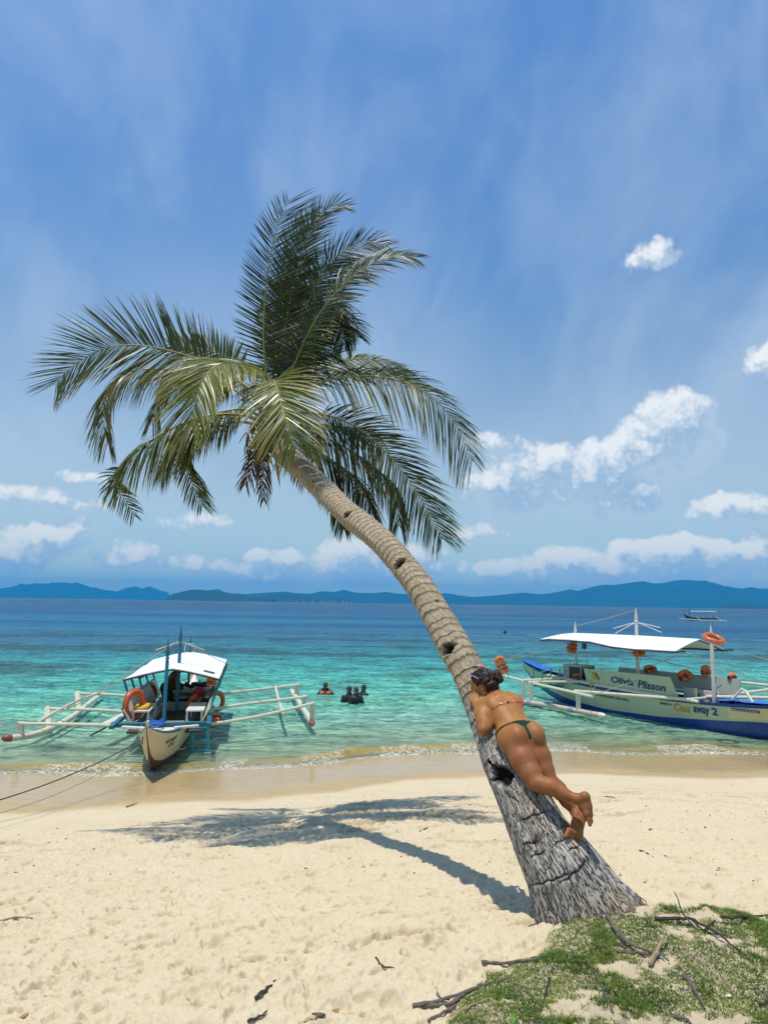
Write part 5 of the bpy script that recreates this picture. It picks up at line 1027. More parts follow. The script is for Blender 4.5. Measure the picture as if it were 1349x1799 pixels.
for s in (-3.4, -1.8, 0, 1.4, 2.9): 
    for k in (-1, 1): MB().tube([Fb(s, k * .95, .8), Fb(s, k * 1.0, 2.4)], .05, 5).build('post', M_white, fb)
for k in (-1, 1):
    MB().tube([Fb(4.9, k * 3.2, .35), Fb(2, k * 3.4, .15), Fb(-5.0, k * 3.4, .15)], .12, 6).build('outrigger_float', M_white, fb)
    for s in (2.2, -3): MB().tube([Fb(s, 0, .95), Fb(s, k * 1.8, .9), Fb(s - .6, k * 3.4, .2)], .07, 5).build('outrigger_arm', M_aq, fb)
MB().tube([Fb(3.3, 0, .9), Fb(3.3, 0, 3.9)], .06, 5).build('mast', M_dg, fb)
# mooring buoy
bu = MB().ell((15.0, 84.6, .10), (.22, .20, .22), nu=12, nv=8).tube([(15, 84.6, .2), (15, 84.6, .40)], .03, 6).build('mooring_buoy', M_black, None); tag(bu, 'small black mooring buoy on open water', 'buoy')
# white houses on the far shore
rs = np.random.RandomState(21); wl_ = pmat("far_white_wall", (0.62, 0.62, 0.58), .7, .1, .05)
for i in range(16):
    px = [448, 456, 470, 489, 505, 520, 534, 549, 565, 572, 588, 603, 610, 618, 452, 580][i]; q = P(px + rs.uniform(-2, 2), 1053.2 + (px - 530) * .012, 3.3) ; Y = 8250; q = at(px, 1055, Y); q[2] = 0
    w_ = rs.uniform(12, 30); h_ = rs.uniform(8, 15); hb_ = empty('house', q, 'white shoreside house at the foot of the low island', 'house', 'white houses on the far shore')
    MB().box(q + [0, 0, h_ / 2 - 1], (w_ / 2, 0, 0), (0, 8, 0), (0, 0, h_ / 2 + 1)).build('wall', wl_, hb_, smooth=False)
    r0 = [q + [sx * (w_ / 2 + 1.5), sy * 9.5, h_ + .05] for sx, sy in ((-1, -1), (1, -1), (1, 1), (-1, 1))]; r1 = [q + [sx * (w_ / 2 - 2), 0, h_ + 4] for sx in (-1, 1)]
    MB().add(r0 + r1, [(0, 1, 5, 4), (1, 2, 5), (2, 3, 4, 5), (3, 0, 4), (3, 2, 1, 0)]).build('roof', M_grey, hb_, smooth=False)
# ================================================================ PEOPLE
class Field:
    """a smooth distance field that grows one continuous body surface"""
    def __init__(s, lo, hi, h):
        s.lo = np.array(lo, float); s.h = h; s.n = np.ceil((np.array(hi) - s.lo) / h).astype(int) + 1; s.a = np.full(s.n, 0.5, np.float32)
    def win(s, lo, hi):
        i0 = np.clip(np.floor((np.array(lo) - s.lo) / s.h).astype(int), 0, s.n); i1 = np.clip(np.ceil((np.array(hi) - s.lo) / s.h).astype(int) + 1, 0, s.n)
        sl_ = tuple(slice(a, b) for a, b in zip(i0, i1)); g = [s.lo[k] + s.h * np.arange(i0[k], i1[k]) for k in range(3)]
        return sl_, np.stack(np.meshgrid(*g, indexing='ij'), -1)
    def comb(s, sl_, d, k, sub=False):
        a = s.a[sl_]
        if a.size == 0: return
        if sub: h = np.clip(0.5 - 0.5 * (a + d) / k, 0, 1); s.a[sl_] = a * (1 - h) + (-d) * h + k * h * (1 - h)
        else: h = np.clip(0.5 + 0.5 * (a - d) / k, 0, 1); s.a[sl_] = a * (1 - h) + d * h - k * h * (1 - h)
    def cone(s, a, b, ra, rb, k=0.02, sub=False):
        a, b = np.array(a, float), np.array(b, float); m = max(ra, rb) + k + 3 * s.h; sl_, P = s.win(np.minimum(a, b) - m, np.maximum(a, b) + m)
        ab = b - a; t = np.clip(((P - a) @ ab) / max(ab @ ab, 1e-9), 0, 1); d = np.linalg.norm(P - a - t[..., None] * ab, axis=-1) - (ra + (rb - ra) * t); s.comb(sl_, d.astype(np.float32), k, sub); return s
    def chain(s, pts, rad, k=0.02):
        for i in range(len(pts) - 1): s.cone(pts[i], pts[i + 1], rad[i], rad[i + 1], k)
        return s
    def ell(s, c, ax, rad, k=0.02, sub=False):
        c = np.array(c, float); R = np.array([nrm(q) for q in ax]); rad = np.array(rad, float); m = rad.max() + k + 3 * s.h; sl_, P = s.win(c - m, c + m)
        q = (P - c) @ R.T; k0 = np.linalg.norm(q / rad, axis=-1); k1 = np.linalg.norm(q / rad ** 2, axis=-1); d = k0 * (k0 - 1) / np.maximum(k1, 1e-6); s.comb(sl_, d.astype(np.float32), k, sub); return s
    def copy(s): o = Field.__new__(Field); o.lo, o.h, o.n, o.a = s.lo, s.h, s.n, s.a.copy(); return o
    def surf(s): return surface_nets(s.a, s.lo, s.h)
def surface_nets(A, lo, h):
    S_ = A < 0; nx, ny, nz = A.shape
    c = [S_[i:nx - 1 + i, j:ny - 1 + j, k:nz - 1 + k] for i in (0, 1) for j in (0, 1) for k in (0, 1)]
    anyv = np.zeros_like(c[0]); allv = np.ones_like(c[0])
    for q in c: anyv |= q; allv &= q
    act = anyv & ~allv; I = np.argwhere(act); idx = np.full(act.shape, -1, np.int32); idx[act] = np.arange(len(I))
    off = np.array([(i, j, k) for i in (0, 1) for j in (0, 1) for k in (0, 1)]); val = np.stack([A[I[:, 0] + o[0], I[:, 1] + o[1], I[:, 2] + o[2]] for o in off], 1).astype(float)
    acc = np.zeros((len(I), 3)); cnt = np.zeros(len(I))
    for a in range(8):
        for b in range(a + 1, 8):
            if np.abs(off[a] - off[b]).sum() != 1: continue
            va, vb = val[:, a], val[:, b]; m = (va < 0) != (vb < 0); t = np.where(m, va / np.where(m, va - vb, 1), 0)[:, None]
            acc += np.where(m[:, None], off[a] + (off[b] - off[a]) * t, 0); cnt += m
    V = lo + h * (I + acc / cnt[:, None]); F = []
    for ax in range(3):
        sA = [slice(1, -1)] * 3; sB = [slice(1, -1)] * 3; sA[ax] = slice(0, -1); sB[ax] = slice(1, None)
        # crossing edges along ax, away from the border in the two other axes
        a_ = S_[tuple(sA)]; b_ = S_[tuple(sB)]; E_ = np.argwhere(a_ != b_)
        if len(E_) == 0: continue
        flip = a_[tuple(E_.T)]; E_ = E_ + np.array([0 if k == ax else 1 for k in range(3)])
        u, v = [(1, 2), (2, 0), (0, 1)][ax]; eu = np.zeros(3, int); eu[u] = 1; ev = np.zeros(3, int); ev[v] = 1
        q = np.stack([idx[tuple((E_ - d).T)] for d in (eu + ev, ev, 0 * eu, eu)], 1); q[~flip] = q[~flip][:, ::-1]; F.append(q)
    F = np.concatenate(F); return V, F[(F >= 0).all(1)]
def smoothV(V, F, it=2, lam=0.5):
    E = np.concatenate([F[:, [0, 1]], F[:, [1, 2]], F[:, [2, 3]], F[:, [3, 0]]]); n = len(V)
    for k in range(it):
        for l in (lam, -lam * 1.04):
            acc = np.zeros_like(V); cnt = np.zeros(n)
            for a, b in ((0, 1), (1, 0)):
                for q in range(3): acc[:, q] += np.bincount(E[:, a], V[E[:, b], q], n)
                cnt += np.bincount(E[:, a], minlength=n)
            V = V + l * (acc / np.maximum(cnt, 1)[:, None] - V)
    return V
def skin_mat(name, a, b, c, rough=0.52):
    m, t, p = mat_new(name); P = t.obj(); n = t.ss(t.noise(P, 7, 5, 0.65), .3, .7); n2 = t.noise(P, 60, 5, 0.7)
    cc = t.mix(n, a, b); cc = t.mix(t.ss(n2, 0.5, 0.75, 0, 0.35), cc, c)
    if 'sun' in name: cc = t.mix(t.attr('red'), cc, (0.215, 0.068, 0.028))
    t.put(p.inputs['Base Color'], cc); p.inputs['Roughness'].default_value = rough; p.inputs['Specular IOR Level'].default_value = 0.28
    p.inputs['Subsurface Weight'].default_value = 0.08; p.inputs['Subsurface Radius'].default_value = (0.012, 0.005, 0.003); p.inputs['Subsurface Scale'].default_value = 0.6
    t.put(p.inputs['Normal'], t.bump(n2, 0.0015, 0.5)); return m
M_skin = skin_mat("sun_tanned_skin", (0.32, 0.130, 0.030), (0.41, 0.180, 0.046), (0.21, 0.072, 0.016))
J = at
# ---- the woman lying on the leaning trunk, seen from behind
Hc = J(915, 1298, 4.80); Sc = J(875, 1228, 5.11); A_ = nrm(Sc - Hc); LT = np.linalg.norm(Sc - Hc)
cdir = nrm(CAMP - (Hc + Sc) / 2); N_ = nrm(cdir - A_ * (cdir @ A_)); Lr = np.cross(A_, N_); ph_ = math.radians(33); N_, Lr = N_ * math.cos(ph_) + Lr * math.sin(ph_), Lr * math.cos(ph_) - N_ * math.sin(ph_)
def Tt(a, l, n=0.0): return Hc + A_ * a * LT / 0.48 + Lr * l + N_ * n
AX = (Lr, A_, N_)
B = Field(np.array([0.45, 4.15, 1.75]), np.array([1.75, 5.60, 3.25]), 0.0052)
# trunk of the body
B.ell(Tt(.00, 0, 0), AX, (.134, .13, .098)); B.ell(Tt(.13, 0, -.01), AX, (.118, .13, .082), .05); B.ell(Tt(.22, 0, -.01), AX, (.112, .13, .085), .05)
B.ell(Tt(.34, 0, -.01), AX, (.132, .14, .092), .05); B.ell(Tt(.41, 0, .00), AX, (.135, .08, .075), .04)
for k in (-1, 1):
    B.ell(Tt(-.030, .010 + k * .064, .046), AX, (.071, .096, .084), .014); B.ell(Tt(.03, k * .10, .0), AX, (.065, .09, .075), .04)
    B.ell(Tt(.38, k * .075, .045), AX, (.055, .07, .035), .04)     # shoulder blades
    B.ell(Tt(.30, k * .06, -.085), AX, (.06, .055, .05), .03)
B.cone(Tt(.10, 0, .118), Tt(.40, 0, .122), .020, .014, .035, sub=True)          # groove of the spine
B.cone(Tt(.02, .012, .148), Tt(-.13, .012, .112), .015, .028, .012, sub=True)
for k in (-1, 1): B.cone(Tt(-.142, .012 + k * .02, .118), Tt(-.128, .012 + k * .115, .098), .012, .006, .016, sub=True)
shL, shR = Tt(.425, -.128, -.01), Tt(.425, .128, -.015)
B.chain([Tt(.44, -.03, .0), shL], [.05, .048], .04); B.chain([Tt(.44, .03, .0), shR], [.05, .048], .04)
# head
Hd = J(848, 1203, 5.16); Fd = nrm(np.array([-.90, .36, -.24])); Ud = np.array([-.22, .10, .96]); Ud = nrm(Ud - Fd * (Ud @ Fd)); Sd = np.cross(Fd, Ud); Sd = Sd if Sd @ cdir > 0 else -Sd
HX = (Fd, Ud, Sd)
def Hh(f, u, s_=0.0): return Hd + Fd * f + Ud * u + Sd * s_
B.chain([Tt(.44, 0, .01), Tt(.50, -.005, .0), Hh(-.035, -.055)], [.060, .048, .052], .035)
B.ell(Hh(-.010, .015), HX, (.090, .088, .071), .02); B.ell(Hh(.035, -.055), HX, (.050, .050, .050), .03); B.cone(Hh(.0, -.05, .04), Hh(.066, -.094, .012), .018, .018, .02); B.ell(Hh(.072, -.098), HX, (.018, .016, .020), .015)
B.ell(Hh(.060, -.035, .030), HX, (.026, .024, .022), .02)
B.ell(Hh(.070, .018), HX, (.020, .014, .045), .018)
B.cone(Hh(.084, -.004), Hh(.106, -.036), .007, .010, .010); B.ell(Hh(.094, -.040, .008), HX, (.011, .008, .009), .006)
B.ell(Hh(.086, -.060), HX, (.012, .006, .020), .006); B.ell(Hh(.083, -.072), HX, (.011, .007, .018), .006)
B.ell(Hh(.086, -.006, .030), HX, (.012, .012, .016), .010, sub=True); B.ell(Hh(.073, -.008, .032), HX, (.013, .011, .014), .006)
B.ell(Hh(-.008, -.022, .070), HX, (.017, .031, .010), .006); B.ell(Hh(-.004, -.020, .083), HX, (.008, .016, .007), .004, sub=True)
# left arm, elbow down on the bark, hand by the chin
elL, wrL = J(849, 1282, 4.90), J(842, 1245, 5.03)
B.chain([shL, shL * .6 + elL * .4 + N_ * .004, elL], [.050, .047, .039], .025); B.ell(shL * .45 + elL * .55 - Lr * .006, (nrm(elL - shL), Lr, N_), (.10, .047, .046), .02)
B.chain([elL, elL * .6 + wrL * .4, wrL], [.037, .038, .025], .015)
hL = nrm(J(834, 1228, 5.08) - wrL); hu = nrm(np.cross(hL, cdir)); palm_c = wrL + hL * .045
B.ell(palm_c, (hL, hu, np.cross(hL, hu)), (.048, .036, .015), .012)
for i, (o, ln_, cv) in enumerate(((-.027, .050, .5), (-.010, .064, .35), (.008, .068, .3), (.025, .058, .4))):
    p0 = palm_c + hL * .036 + hu * o; d1 = nrm(hL + hu * o * 1.5 - cdir * cv * .6); p1 = p0 + d1 * ln_ * .5; p2 = p1 + nrm(d1 - cdir * cv) * ln_ * .32; p3 = p2 + nrm(d1 - cdir * cv * 2) * ln_ * .25
    B.chain([p0, p1, p2, p3], [.0095, .0088, .0080, .0070], .004)
p0 = palm_c - hL * .02 + hu * .028; B.chain([p0, p0 + hu * .025 + hL * .018, p0 + hu * .036 + hL * .044], [.012, .010, .008], .005)
# right arm reaches round the far side of the trunk
elR, wrR = J(902, 1252, 5.28), J(872, 1222, 5.42)
B.chain([shR, elR], [.047, .039], .025); B.chain([elR, wrR], [.037, .026], .015)
hR = nrm(J(858, 1205, 5.50) - wrR); hv = nrm(np.cross(hR, cdir)); pc = wrR + hR * .045; B.ell(pc, (hR, hv, np.cross(hR, hv)), (.048, .036, .015), .012)
for (o, ln_) in ((-.027, .050), (-.010, .064), (.008, .068), (.025, .058)): p0 = pc + hR * .036 + hv * o; B.chain([p0, p0 + hR * ln_ * .5, p0 + hR * ln_ * .9 - cdir * -.02], [.0095, .0088, .0075], .004)
p0 = pc - hR * .02 - hv * .028; B.chain([p0, p0 - hv * .025 + hR * .018, p0 - hv * .036 + hR * .044], [.012, .010, .008], .005)
# legs
hpL, hpR = Tt(-.045, -.068, -.005), Tt(-.045, .070, -.005); knL, knR = J(943, 1376, 4.55), J(964, 1371, 4.66); anL, anR = J(1014, 1404, 4.42), J(1011, 1428, 4.60)
B.chain([hpL, hpL * .6 + knL * .4, hpL * .25 + knL * .75, knL], [.086, .082, .062, .051], .03); B.chain([hpR, hpR * .6 + knR * .4, hpR * .25 + knR * .75, knR], [.084, .077, .059, .049], .028)
for (kn, an) in ((knL, anL), (knR, anR)):
    up_ = nrm(np.cross(np.cross(an - kn, (0, 0, 1)), an - kn)); B.chain([kn, kn * .68 + an * .32 + up_ * .008, kn * .35 + an * .65, an], [.049, .050, .036, .027], .022)
    B.ell(kn * .70 + an * .30 + up_ * .014, (nrm(an - kn), up_, np.cross(nrm(an - kn), up_)), (.10, .040, .045), .02)
def foot(an, heel, ball0, ball1, k_heel, toes, tl):
    B.chain([an, heel], [.028, k_heel], .018); mid = (ball0 + ball1) / 2
    B.chain([heel, heel * .5 + mid * .5, mid], [k_heel * .98, .029, .026], .02); sa_ = nrm(ball1 - ball0); sl2 = nrm(mid - heel); B.ell(heel * .42 + mid * .58, (sl2, sa_, np.cross(sl2, sa_)), (np.linalg.norm(mid - heel) * .62, .036, .022), .02); B.chain([an, an * .45 + mid * .55, mid], [.026, .023, .020], .02); B.chain([ball0, ball1], [.019, .015], .014)
    d = nrm(mid - heel)
    for i in range(5): q = ball0 + (ball1 - ball0) * i / 4; r_ = [.0125, .0095, .009, .0085, .008][i]; B.chain([q, q + toes * tl * (1 - .10 * i) * .55, q + toes * tl * (1 - .10 * i) + (0, 0, -.006)], [r_ * 1.05, r_, r_ * .95], .004)
foot(anL, J(1027, 1400, 4.40), J(1030, 1430, 4.37), J(1036, 1432, 4.43), .028, nrm(J(1040, 1449, 4.37) - J(1034, 1432, 4.39)), .055)
foot(anR, J(1023, 1434, 4.52), J(999, 1459, 4.44), J(1019, 1464, 4.47), .030, nrm(J(1000, 1470, 4.42) - J(1008, 1458, 4.46)), .045)
Vb, Fb_ = B.surf(); Vb = smoothV(Vb, Fb_, 3)
def reddening(V):
    r = np.zeros(len(V))
    for c_, R0, w_ in ((J(1034, 1425, 4.40), .16, .75), (J(1012, 1452, 4.54), .13, .8), (elL, .09, .6), (knL, .09, .35), (Hh(.095, -.035), .035, .7), (Hh(.06, -.03, .04), .03, .5), (Hh(-.008, -.02, .075), .04, .6), (Tt(-.04, .07, .12), .07, .25), (Tt(-.04, -.07, .12), .07, .25), (Hh(.086, -.066), .022, .9), (Tt(.43, -.10, .03), .07, .3)): r = np.maximum(r, w_ * np.exp(-(np.linalg.norm(V - c_, axis=1) / R0) ** 2))
    r = np.maximum(r, .62 * sstep(-((V - Hc) @ A_), -.06, .10)); return r
woman = np_mesh('person', Vb, Fb_, M_skin, base=(float(Hc[0]), float(Hc[1]), float(Hc[2])), attrs={'red': reddening(Vb)})
tag(woman, 'tanned woman in a bikini lying face down along the leaning trunk with crossed ankles', 'person')
def coords():
    _, P_ = B.win(B.lo, B.lo + B.h * (B.n - 1)); q = P_ - Hc; return (q @ A_) * .48 / LT, q @ Lr, q @ N_
def garment(name, region_fn, box, mat, th=0.0035):
    lo, hi = np.min(box, 0) - .03, np.max(box, 0) + .03; sl_, P_ = B.win(lo, hi); q = P_ - Hc; a, l, n = (q @ A_) * .48 / LT, q @ Lr, q @ N_
    D = np.maximum(B.a[sl_] - th, region_fn(a, l, n)); D = D.astype(np.float32); D[0], D[-1], D[:, 0], D[:, -1], D[:, :, 0], D[:, :, -1] = (1,) * 6
    o_lo = B.lo + B.h * np.array([s.start for s in sl_]); V, F = surface_nets(D, o_lo, B.h); return np_mesh(name, V, F, mat, parent=woman)
M_bik = pmat("dark_green_swimwear", (0.006, 0.034, 0.022), 0.65, 0.15, 40, spec=.15, bump=0.002)
m, t, p = mat_new("orange_patterned_swimwear"); P_n = t.obj(); vv = t.vor(P_n, 55); t.put(p.inputs['Base Color'], t.mix(t.ss(vv, 0.25, 0.4), (0.62, 0.42, 0.20), (0.42, 0.075, 0.03))); p.inputs['Roughness'].default_value = .6; M_bra = m
def bottom(a, l, n):
    ac = .088 - .10 * np.abs(l) + .04 * l * 0 ; band = np.abs(a - ac) - (.0125 + .008 * (1 - np.minimum(np.abs(l) / .1, 1)))
    tri = np.maximum(np.maximum(np.abs(l - .012) - (.011 + 1.35 * np.maximum(a - .018, 0)), a - ac), -(a + .10)); tri = np.maximum(tri, -n - .02)
    front = np.maximum(np.maximum(np.abs(l) - (.012 + .35 * np.maximum(a + .06, 0)), a - ac), n); front = np.maximum(front, -(a + .10))
    return np.minimum(np.minimum(band, tri), front)
garment('bikini_bottom', bottom, [Tt(a_, l_, n_) for a_ in (-.13, .14) for l_ in (-.2, .2) for n_ in (-.15, .16)], M_bik)
def top(a, l, n):
    ac = .322 + .10 * l; wd = .0145 + .07 * np.clip(-n - .005, 0, .05) + .05 * np.clip(np.abs(l) - .08, 0, .1)
    band = np.abs(a - ac + np.clip(-n, 0, .1) * .2) - wd
    return np.maximum(band, np.abs(l) - .150 + .9 * np.clip(-l - .08, 0, .2))
garment('bikini_top', top, [Tt(a_, l_, n_) for a_ in (.22, .44) for l_ in (-.2, .2) for n_ in (-.2, .15)], M_bra)
def straps(a, l, n):
    s1 = np.abs(np.abs(l) - (.052 + .10 * np.clip(a - .34, 0, .1))) - .0055; return np.maximum(np.maximum(s1, (.322 + .10 * l) - a), np.maximum(a - .50, -n - .03))
garment('shoulder_straps', straps, [Tt(a_, l_, n_) for a_ in (.30, .52) for l_ in (-.14, .14) for n_ in (-.08, .14)], M_bra, th=.0045)
MB().ell(Tt(.322, .0, .088), (.012, .010, .006), axes=AX, nu=8, nv=6).build('clasp', M_black, woman)
# hair with a loose bun
Hf = Field(Hd - .19, Hd + .19, 0.0045)
Hf.ell(Hh(-.012, .018), HX, (.099, .098, .081), .01); Hf.ell(Hh(-.055, -.02), HX, (.055, .065, .062), .02)
bunc = J(871, 1189, 5.13); Hf.ell(bunc, HX, (.042, .038, .038), .008); Hf.ell(bunc - Fd * .012 - Ud * .022, HX, (.034, .030, .036), .006); Hf.cone(Hh(-.08, .02), bunc, .030, .028, .02)
Hf.cone(Hh(-.07, -.03), Hh(-.085, -.075), .034, .018, .02)
sl_, Pq = Hf.win(Hf.lo, Hf.lo + Hf.h * (Hf.n - 1)); q = Pq - Hd; f_, u_, s_ = q @ Fd, q @ Ud, q @ Sd
wv = .0045 * np.sin((u_ * .5 + s_ * .9 + f_ * .2) * 260 + 5 * pn3(f_ * 25, u_ * 25, s_ * 25)) + .006 * pn3(f_ * 60, u_ * 60, s_ * 60, 2); Hf.a += wv.astype(np.float32)
cut = np.maximum(f_ * .80 - u_ * .60 - .020, -1); ear = .030 - np.sqrt((f_ + .004) ** 2 + ((u_ + .026) * .8) ** 2 + ((s_ - .075) * .6) ** 2); low_ = np.where(f_ > -.03, -.012 - u_ - .9 * (f_ * 0), -1) * (f_ > -.03)
D = np.maximum(np.maximum(Hf.a, cut), np.maximum(ear, np.where(f_ > -.028, -.010 - u_, -.5))); Hf.a = D.astype(np.float32)
Hf.a[0], Hf.a[-1], Hf.a[:, 0], Hf.a[:, -1], Hf.a[:, :, 0], Hf.a[:, :, -1] = (1,) * 6
m, t, p = mat_new("dark_brown_hair"); P_n = t.obj(); hn = t.noise(t.mapping(P_n, scale=(40, 40, 210), rot=(.5, .4, 0)), 1.0, 4, .6); t.put(p.inputs['Base Color'], t.mix(hn, (0.006, 0.004, 0.003), (0.045, 0.022, 0.012))); p.inputs['Specular IOR Level'].default_value = .2; p.inputs['Roughness'].default_value = .38; t.put(p.inputs['Normal'], t.bump(hn, .004, .8)); M_hair = m
Vh, Fh = Hf.surf(); np_mesh('hair', Vh, Fh, M_hair, parent=woman)
lk = MB()
for i in range(60):
    q0 = random.uniform(-1, 1); b0 = bunc + np.array([random.uniform(-.03, .03), random.uniform(-.02, .02), random.uniform(-.03, .03)]); b1 = b0 + np.array([random.uniform(-.03, .04), 0, random.uniform(-.03, .03)]); lk.tube([b0, (b0 + b1) / 2 + [0, 0, .01], b1], [.004, .003, .001], 4)
for i in range(8): b0 = Hh(-.075, -.05, random.uniform(-.02, .05)); lk.tube([b0, b0 + [.008, 0, -.03], b0 + [.004 + random.uniform(-.01, .01), 0, -.06]], [.003, .002, .001], 4)
lk.build('loose_strands', M_hair, woman)
MB().tube([Hh(.083, .012, .018), Hh(.080, .018, .034), Hh(.066, .014, .048)], [.0028, .0034, .0015], 5).tube([Hh(.087, -.014, .022), Hh(.083, -.017, .034), Hh(.073, -.015, .044)], [.0016, .0022, .0012], 5).build('eyebrow_and_lashes', M_hair, woman)
sg = empty('sunglasses', Hh(.05, .085, .02) - 0, None); sg.parent = woman; sg.location = Vector(Hh(.05, .085, .02) - np.array(woman.location))
M_lens = pmat("pale_mirror_lens", (0.35, 0.30, 0.42), .12, .1, 30, metal=.6)
for k in (-1, 1): MB().ell(Hh(.060, .092, .022 + k * .032), (.020, .005, .025), axes=(nrm(Fd - Ud * .6), nrm(Ud + Fd * .6), Sd), nu=12, nv=8).build('lens', M_lens, sg)
MB().tube([Hh(.060, .092, .077), Hh(.02, .070, .088), Hh(.0, .050, .090)], .0024, 5).tube([Hh(.066, .097, -.01), Hh(.068, .10, .022), Hh(.064, .095, .052)], .0022, 5).build('glasses_frame', pmat("lilac_frame", (.5, .42, .55), .3), sg)
MB().tube([Hh(-.012, -.050, .076), Hh(-.012, -.058, .076)], [.004, .005], 6).build('earring', M_chrome, woman)

# ---- boatman stooping under the canvas roof of the left boat
M_dskin = skin_mat("brown_skin", (0.105, 0.048, 0.024), (0.14, 0.066, 0.034), (0.08, 0.036, 0.018)); M_cloth = pmat("dark_patterned_shorts", (0.028, 0.020, 0.018), .8, .5, 26)
def person_field(lo, hi, h): return Field(lo, hi, h)
Ym = 19.0; g_ = lambda x, y, dY=0: J(x, y, Ym + dY)
Bm = person_field(g_(262, 1262, -.5) - .1, g_(334, 1160, .6) + .12, .012)
hip, sh = g_(292, 1207), g_(309, 1184, -.05); tx = (nrm(sh - hip), np.array([0, 1, 0]), np.cross(nrm(sh - hip), (0, 1, 0)))
Bm.ell(hip, tx, (.15, .17, .13), .05); Bm.ell(hip * .5 + sh * .5, tx, (.20, .16, .12), .06); Bm.ell(sh * .85 + hip * .15, tx, (.14, .20, .12), .05)
Bm.cone(sh, g_(317, 1178, -.05), .065, .06, .04); hx = nrm(g_(324, 1180) - g_(316, 1172)); Bm.ell(g_(318, 1174, -.05), (hx, (0, 1, 0), np.cross(hx, (0, 1, 0))), (.105, .078, .09), .03); Bm.ell(g_(322, 1178, -.05), np.eye(3), (.022, .02, .02), .015); Bm.ell(g_(317.5, 1175, -.13), np.eye(3), (.03, .012, .03), .01)
for dy, el, hd in ((-.20, g_(315, 1200, -.25), g_(312, 1214, -.25)), (.18, g_(303, 1206, .2), g_(312, 1212, .1))):
    s0 = sh + np.array([0, dy, -.02]); Bm.chain([s0, el, hd], [.055, .045, .030], .03); dh = nrm(hd - el); Bm.ell(hd + dh * .05, np.eye(3), (.045, .03, .045), .02)
    for i in range(4): Bm.chain([hd + dh * .08 + np.array([0, (i - 1.5) * .02, 0]), hd + dh * .13 + np.array([.01, (i - 1.5) * .022, -.01]), hd + dh * .155 + np.array([.03, (i - 1.5) * .022, -.02])], [.011, .010, .009], .004)
    Bm.chain([hd + dh * .03 + np.array([0, .035, 0]), hd + dh * .09 + np.array([.03, .055, 0])], [.013, .010], .006)
feet = ((g_(291, 1232, -.15), g_(290, 1252, -.1)), (g_(304, 1232, .15), g_(306, 1252, .15)))
for i, (kn, an) in enumerate(feet):
    h0 = hip + np.array([0, (-.10, .10)[i], -.03]); Bm.chain([h0, kn, an], [.10, .062, .038], .04); Bm.chain([an, an + [.14, -.05, -.03]], [.04, .03], .02)
Vm, Fm = Bm.surf(); man = np_mesh('person', Vm, Fm, M_dskin, base=g_(298, 1254)); tag(man, 'shirtless boatman bending over beneath the canvas roof of the cream boat', 'person')
D = np.maximum(Bm.a - .014, 0 * Bm.a); _, Pq = Bm.win(Bm.lo, Bm.lo + Bm.h * (Bm.n - 1)); reg = np.maximum((Pq - (hip + nrm(sh - hip) * .07)) @ nrm(sh - hip), (feet[0][0][2] - .03) - Pq[..., 2]); reg = np.maximum(reg, Pq[..., 0] - (hip[0] + .30)); D = np.maximum(Bm.a - .014, reg).astype(np.float32); D[0], D[-1], D[:, 0], D[:, -1], D[:, :, 0], D[:, :, -1] = (1,) * 6
V_, F_ = surface_nets(D, Bm.lo, Bm.h); np_mesh('shorts', V_, F_, M_cloth, parent=man)
c0 = g_(318, 1173, -.05); MB().ell(c0 + [-.01, 0, .02], (.112, .085, .098), axes=(hx, (0, 1, 0), np.cross(hx, (0, 1, 0))), nu=12, nv=8, noise=.03).build('hair', M_black, man)

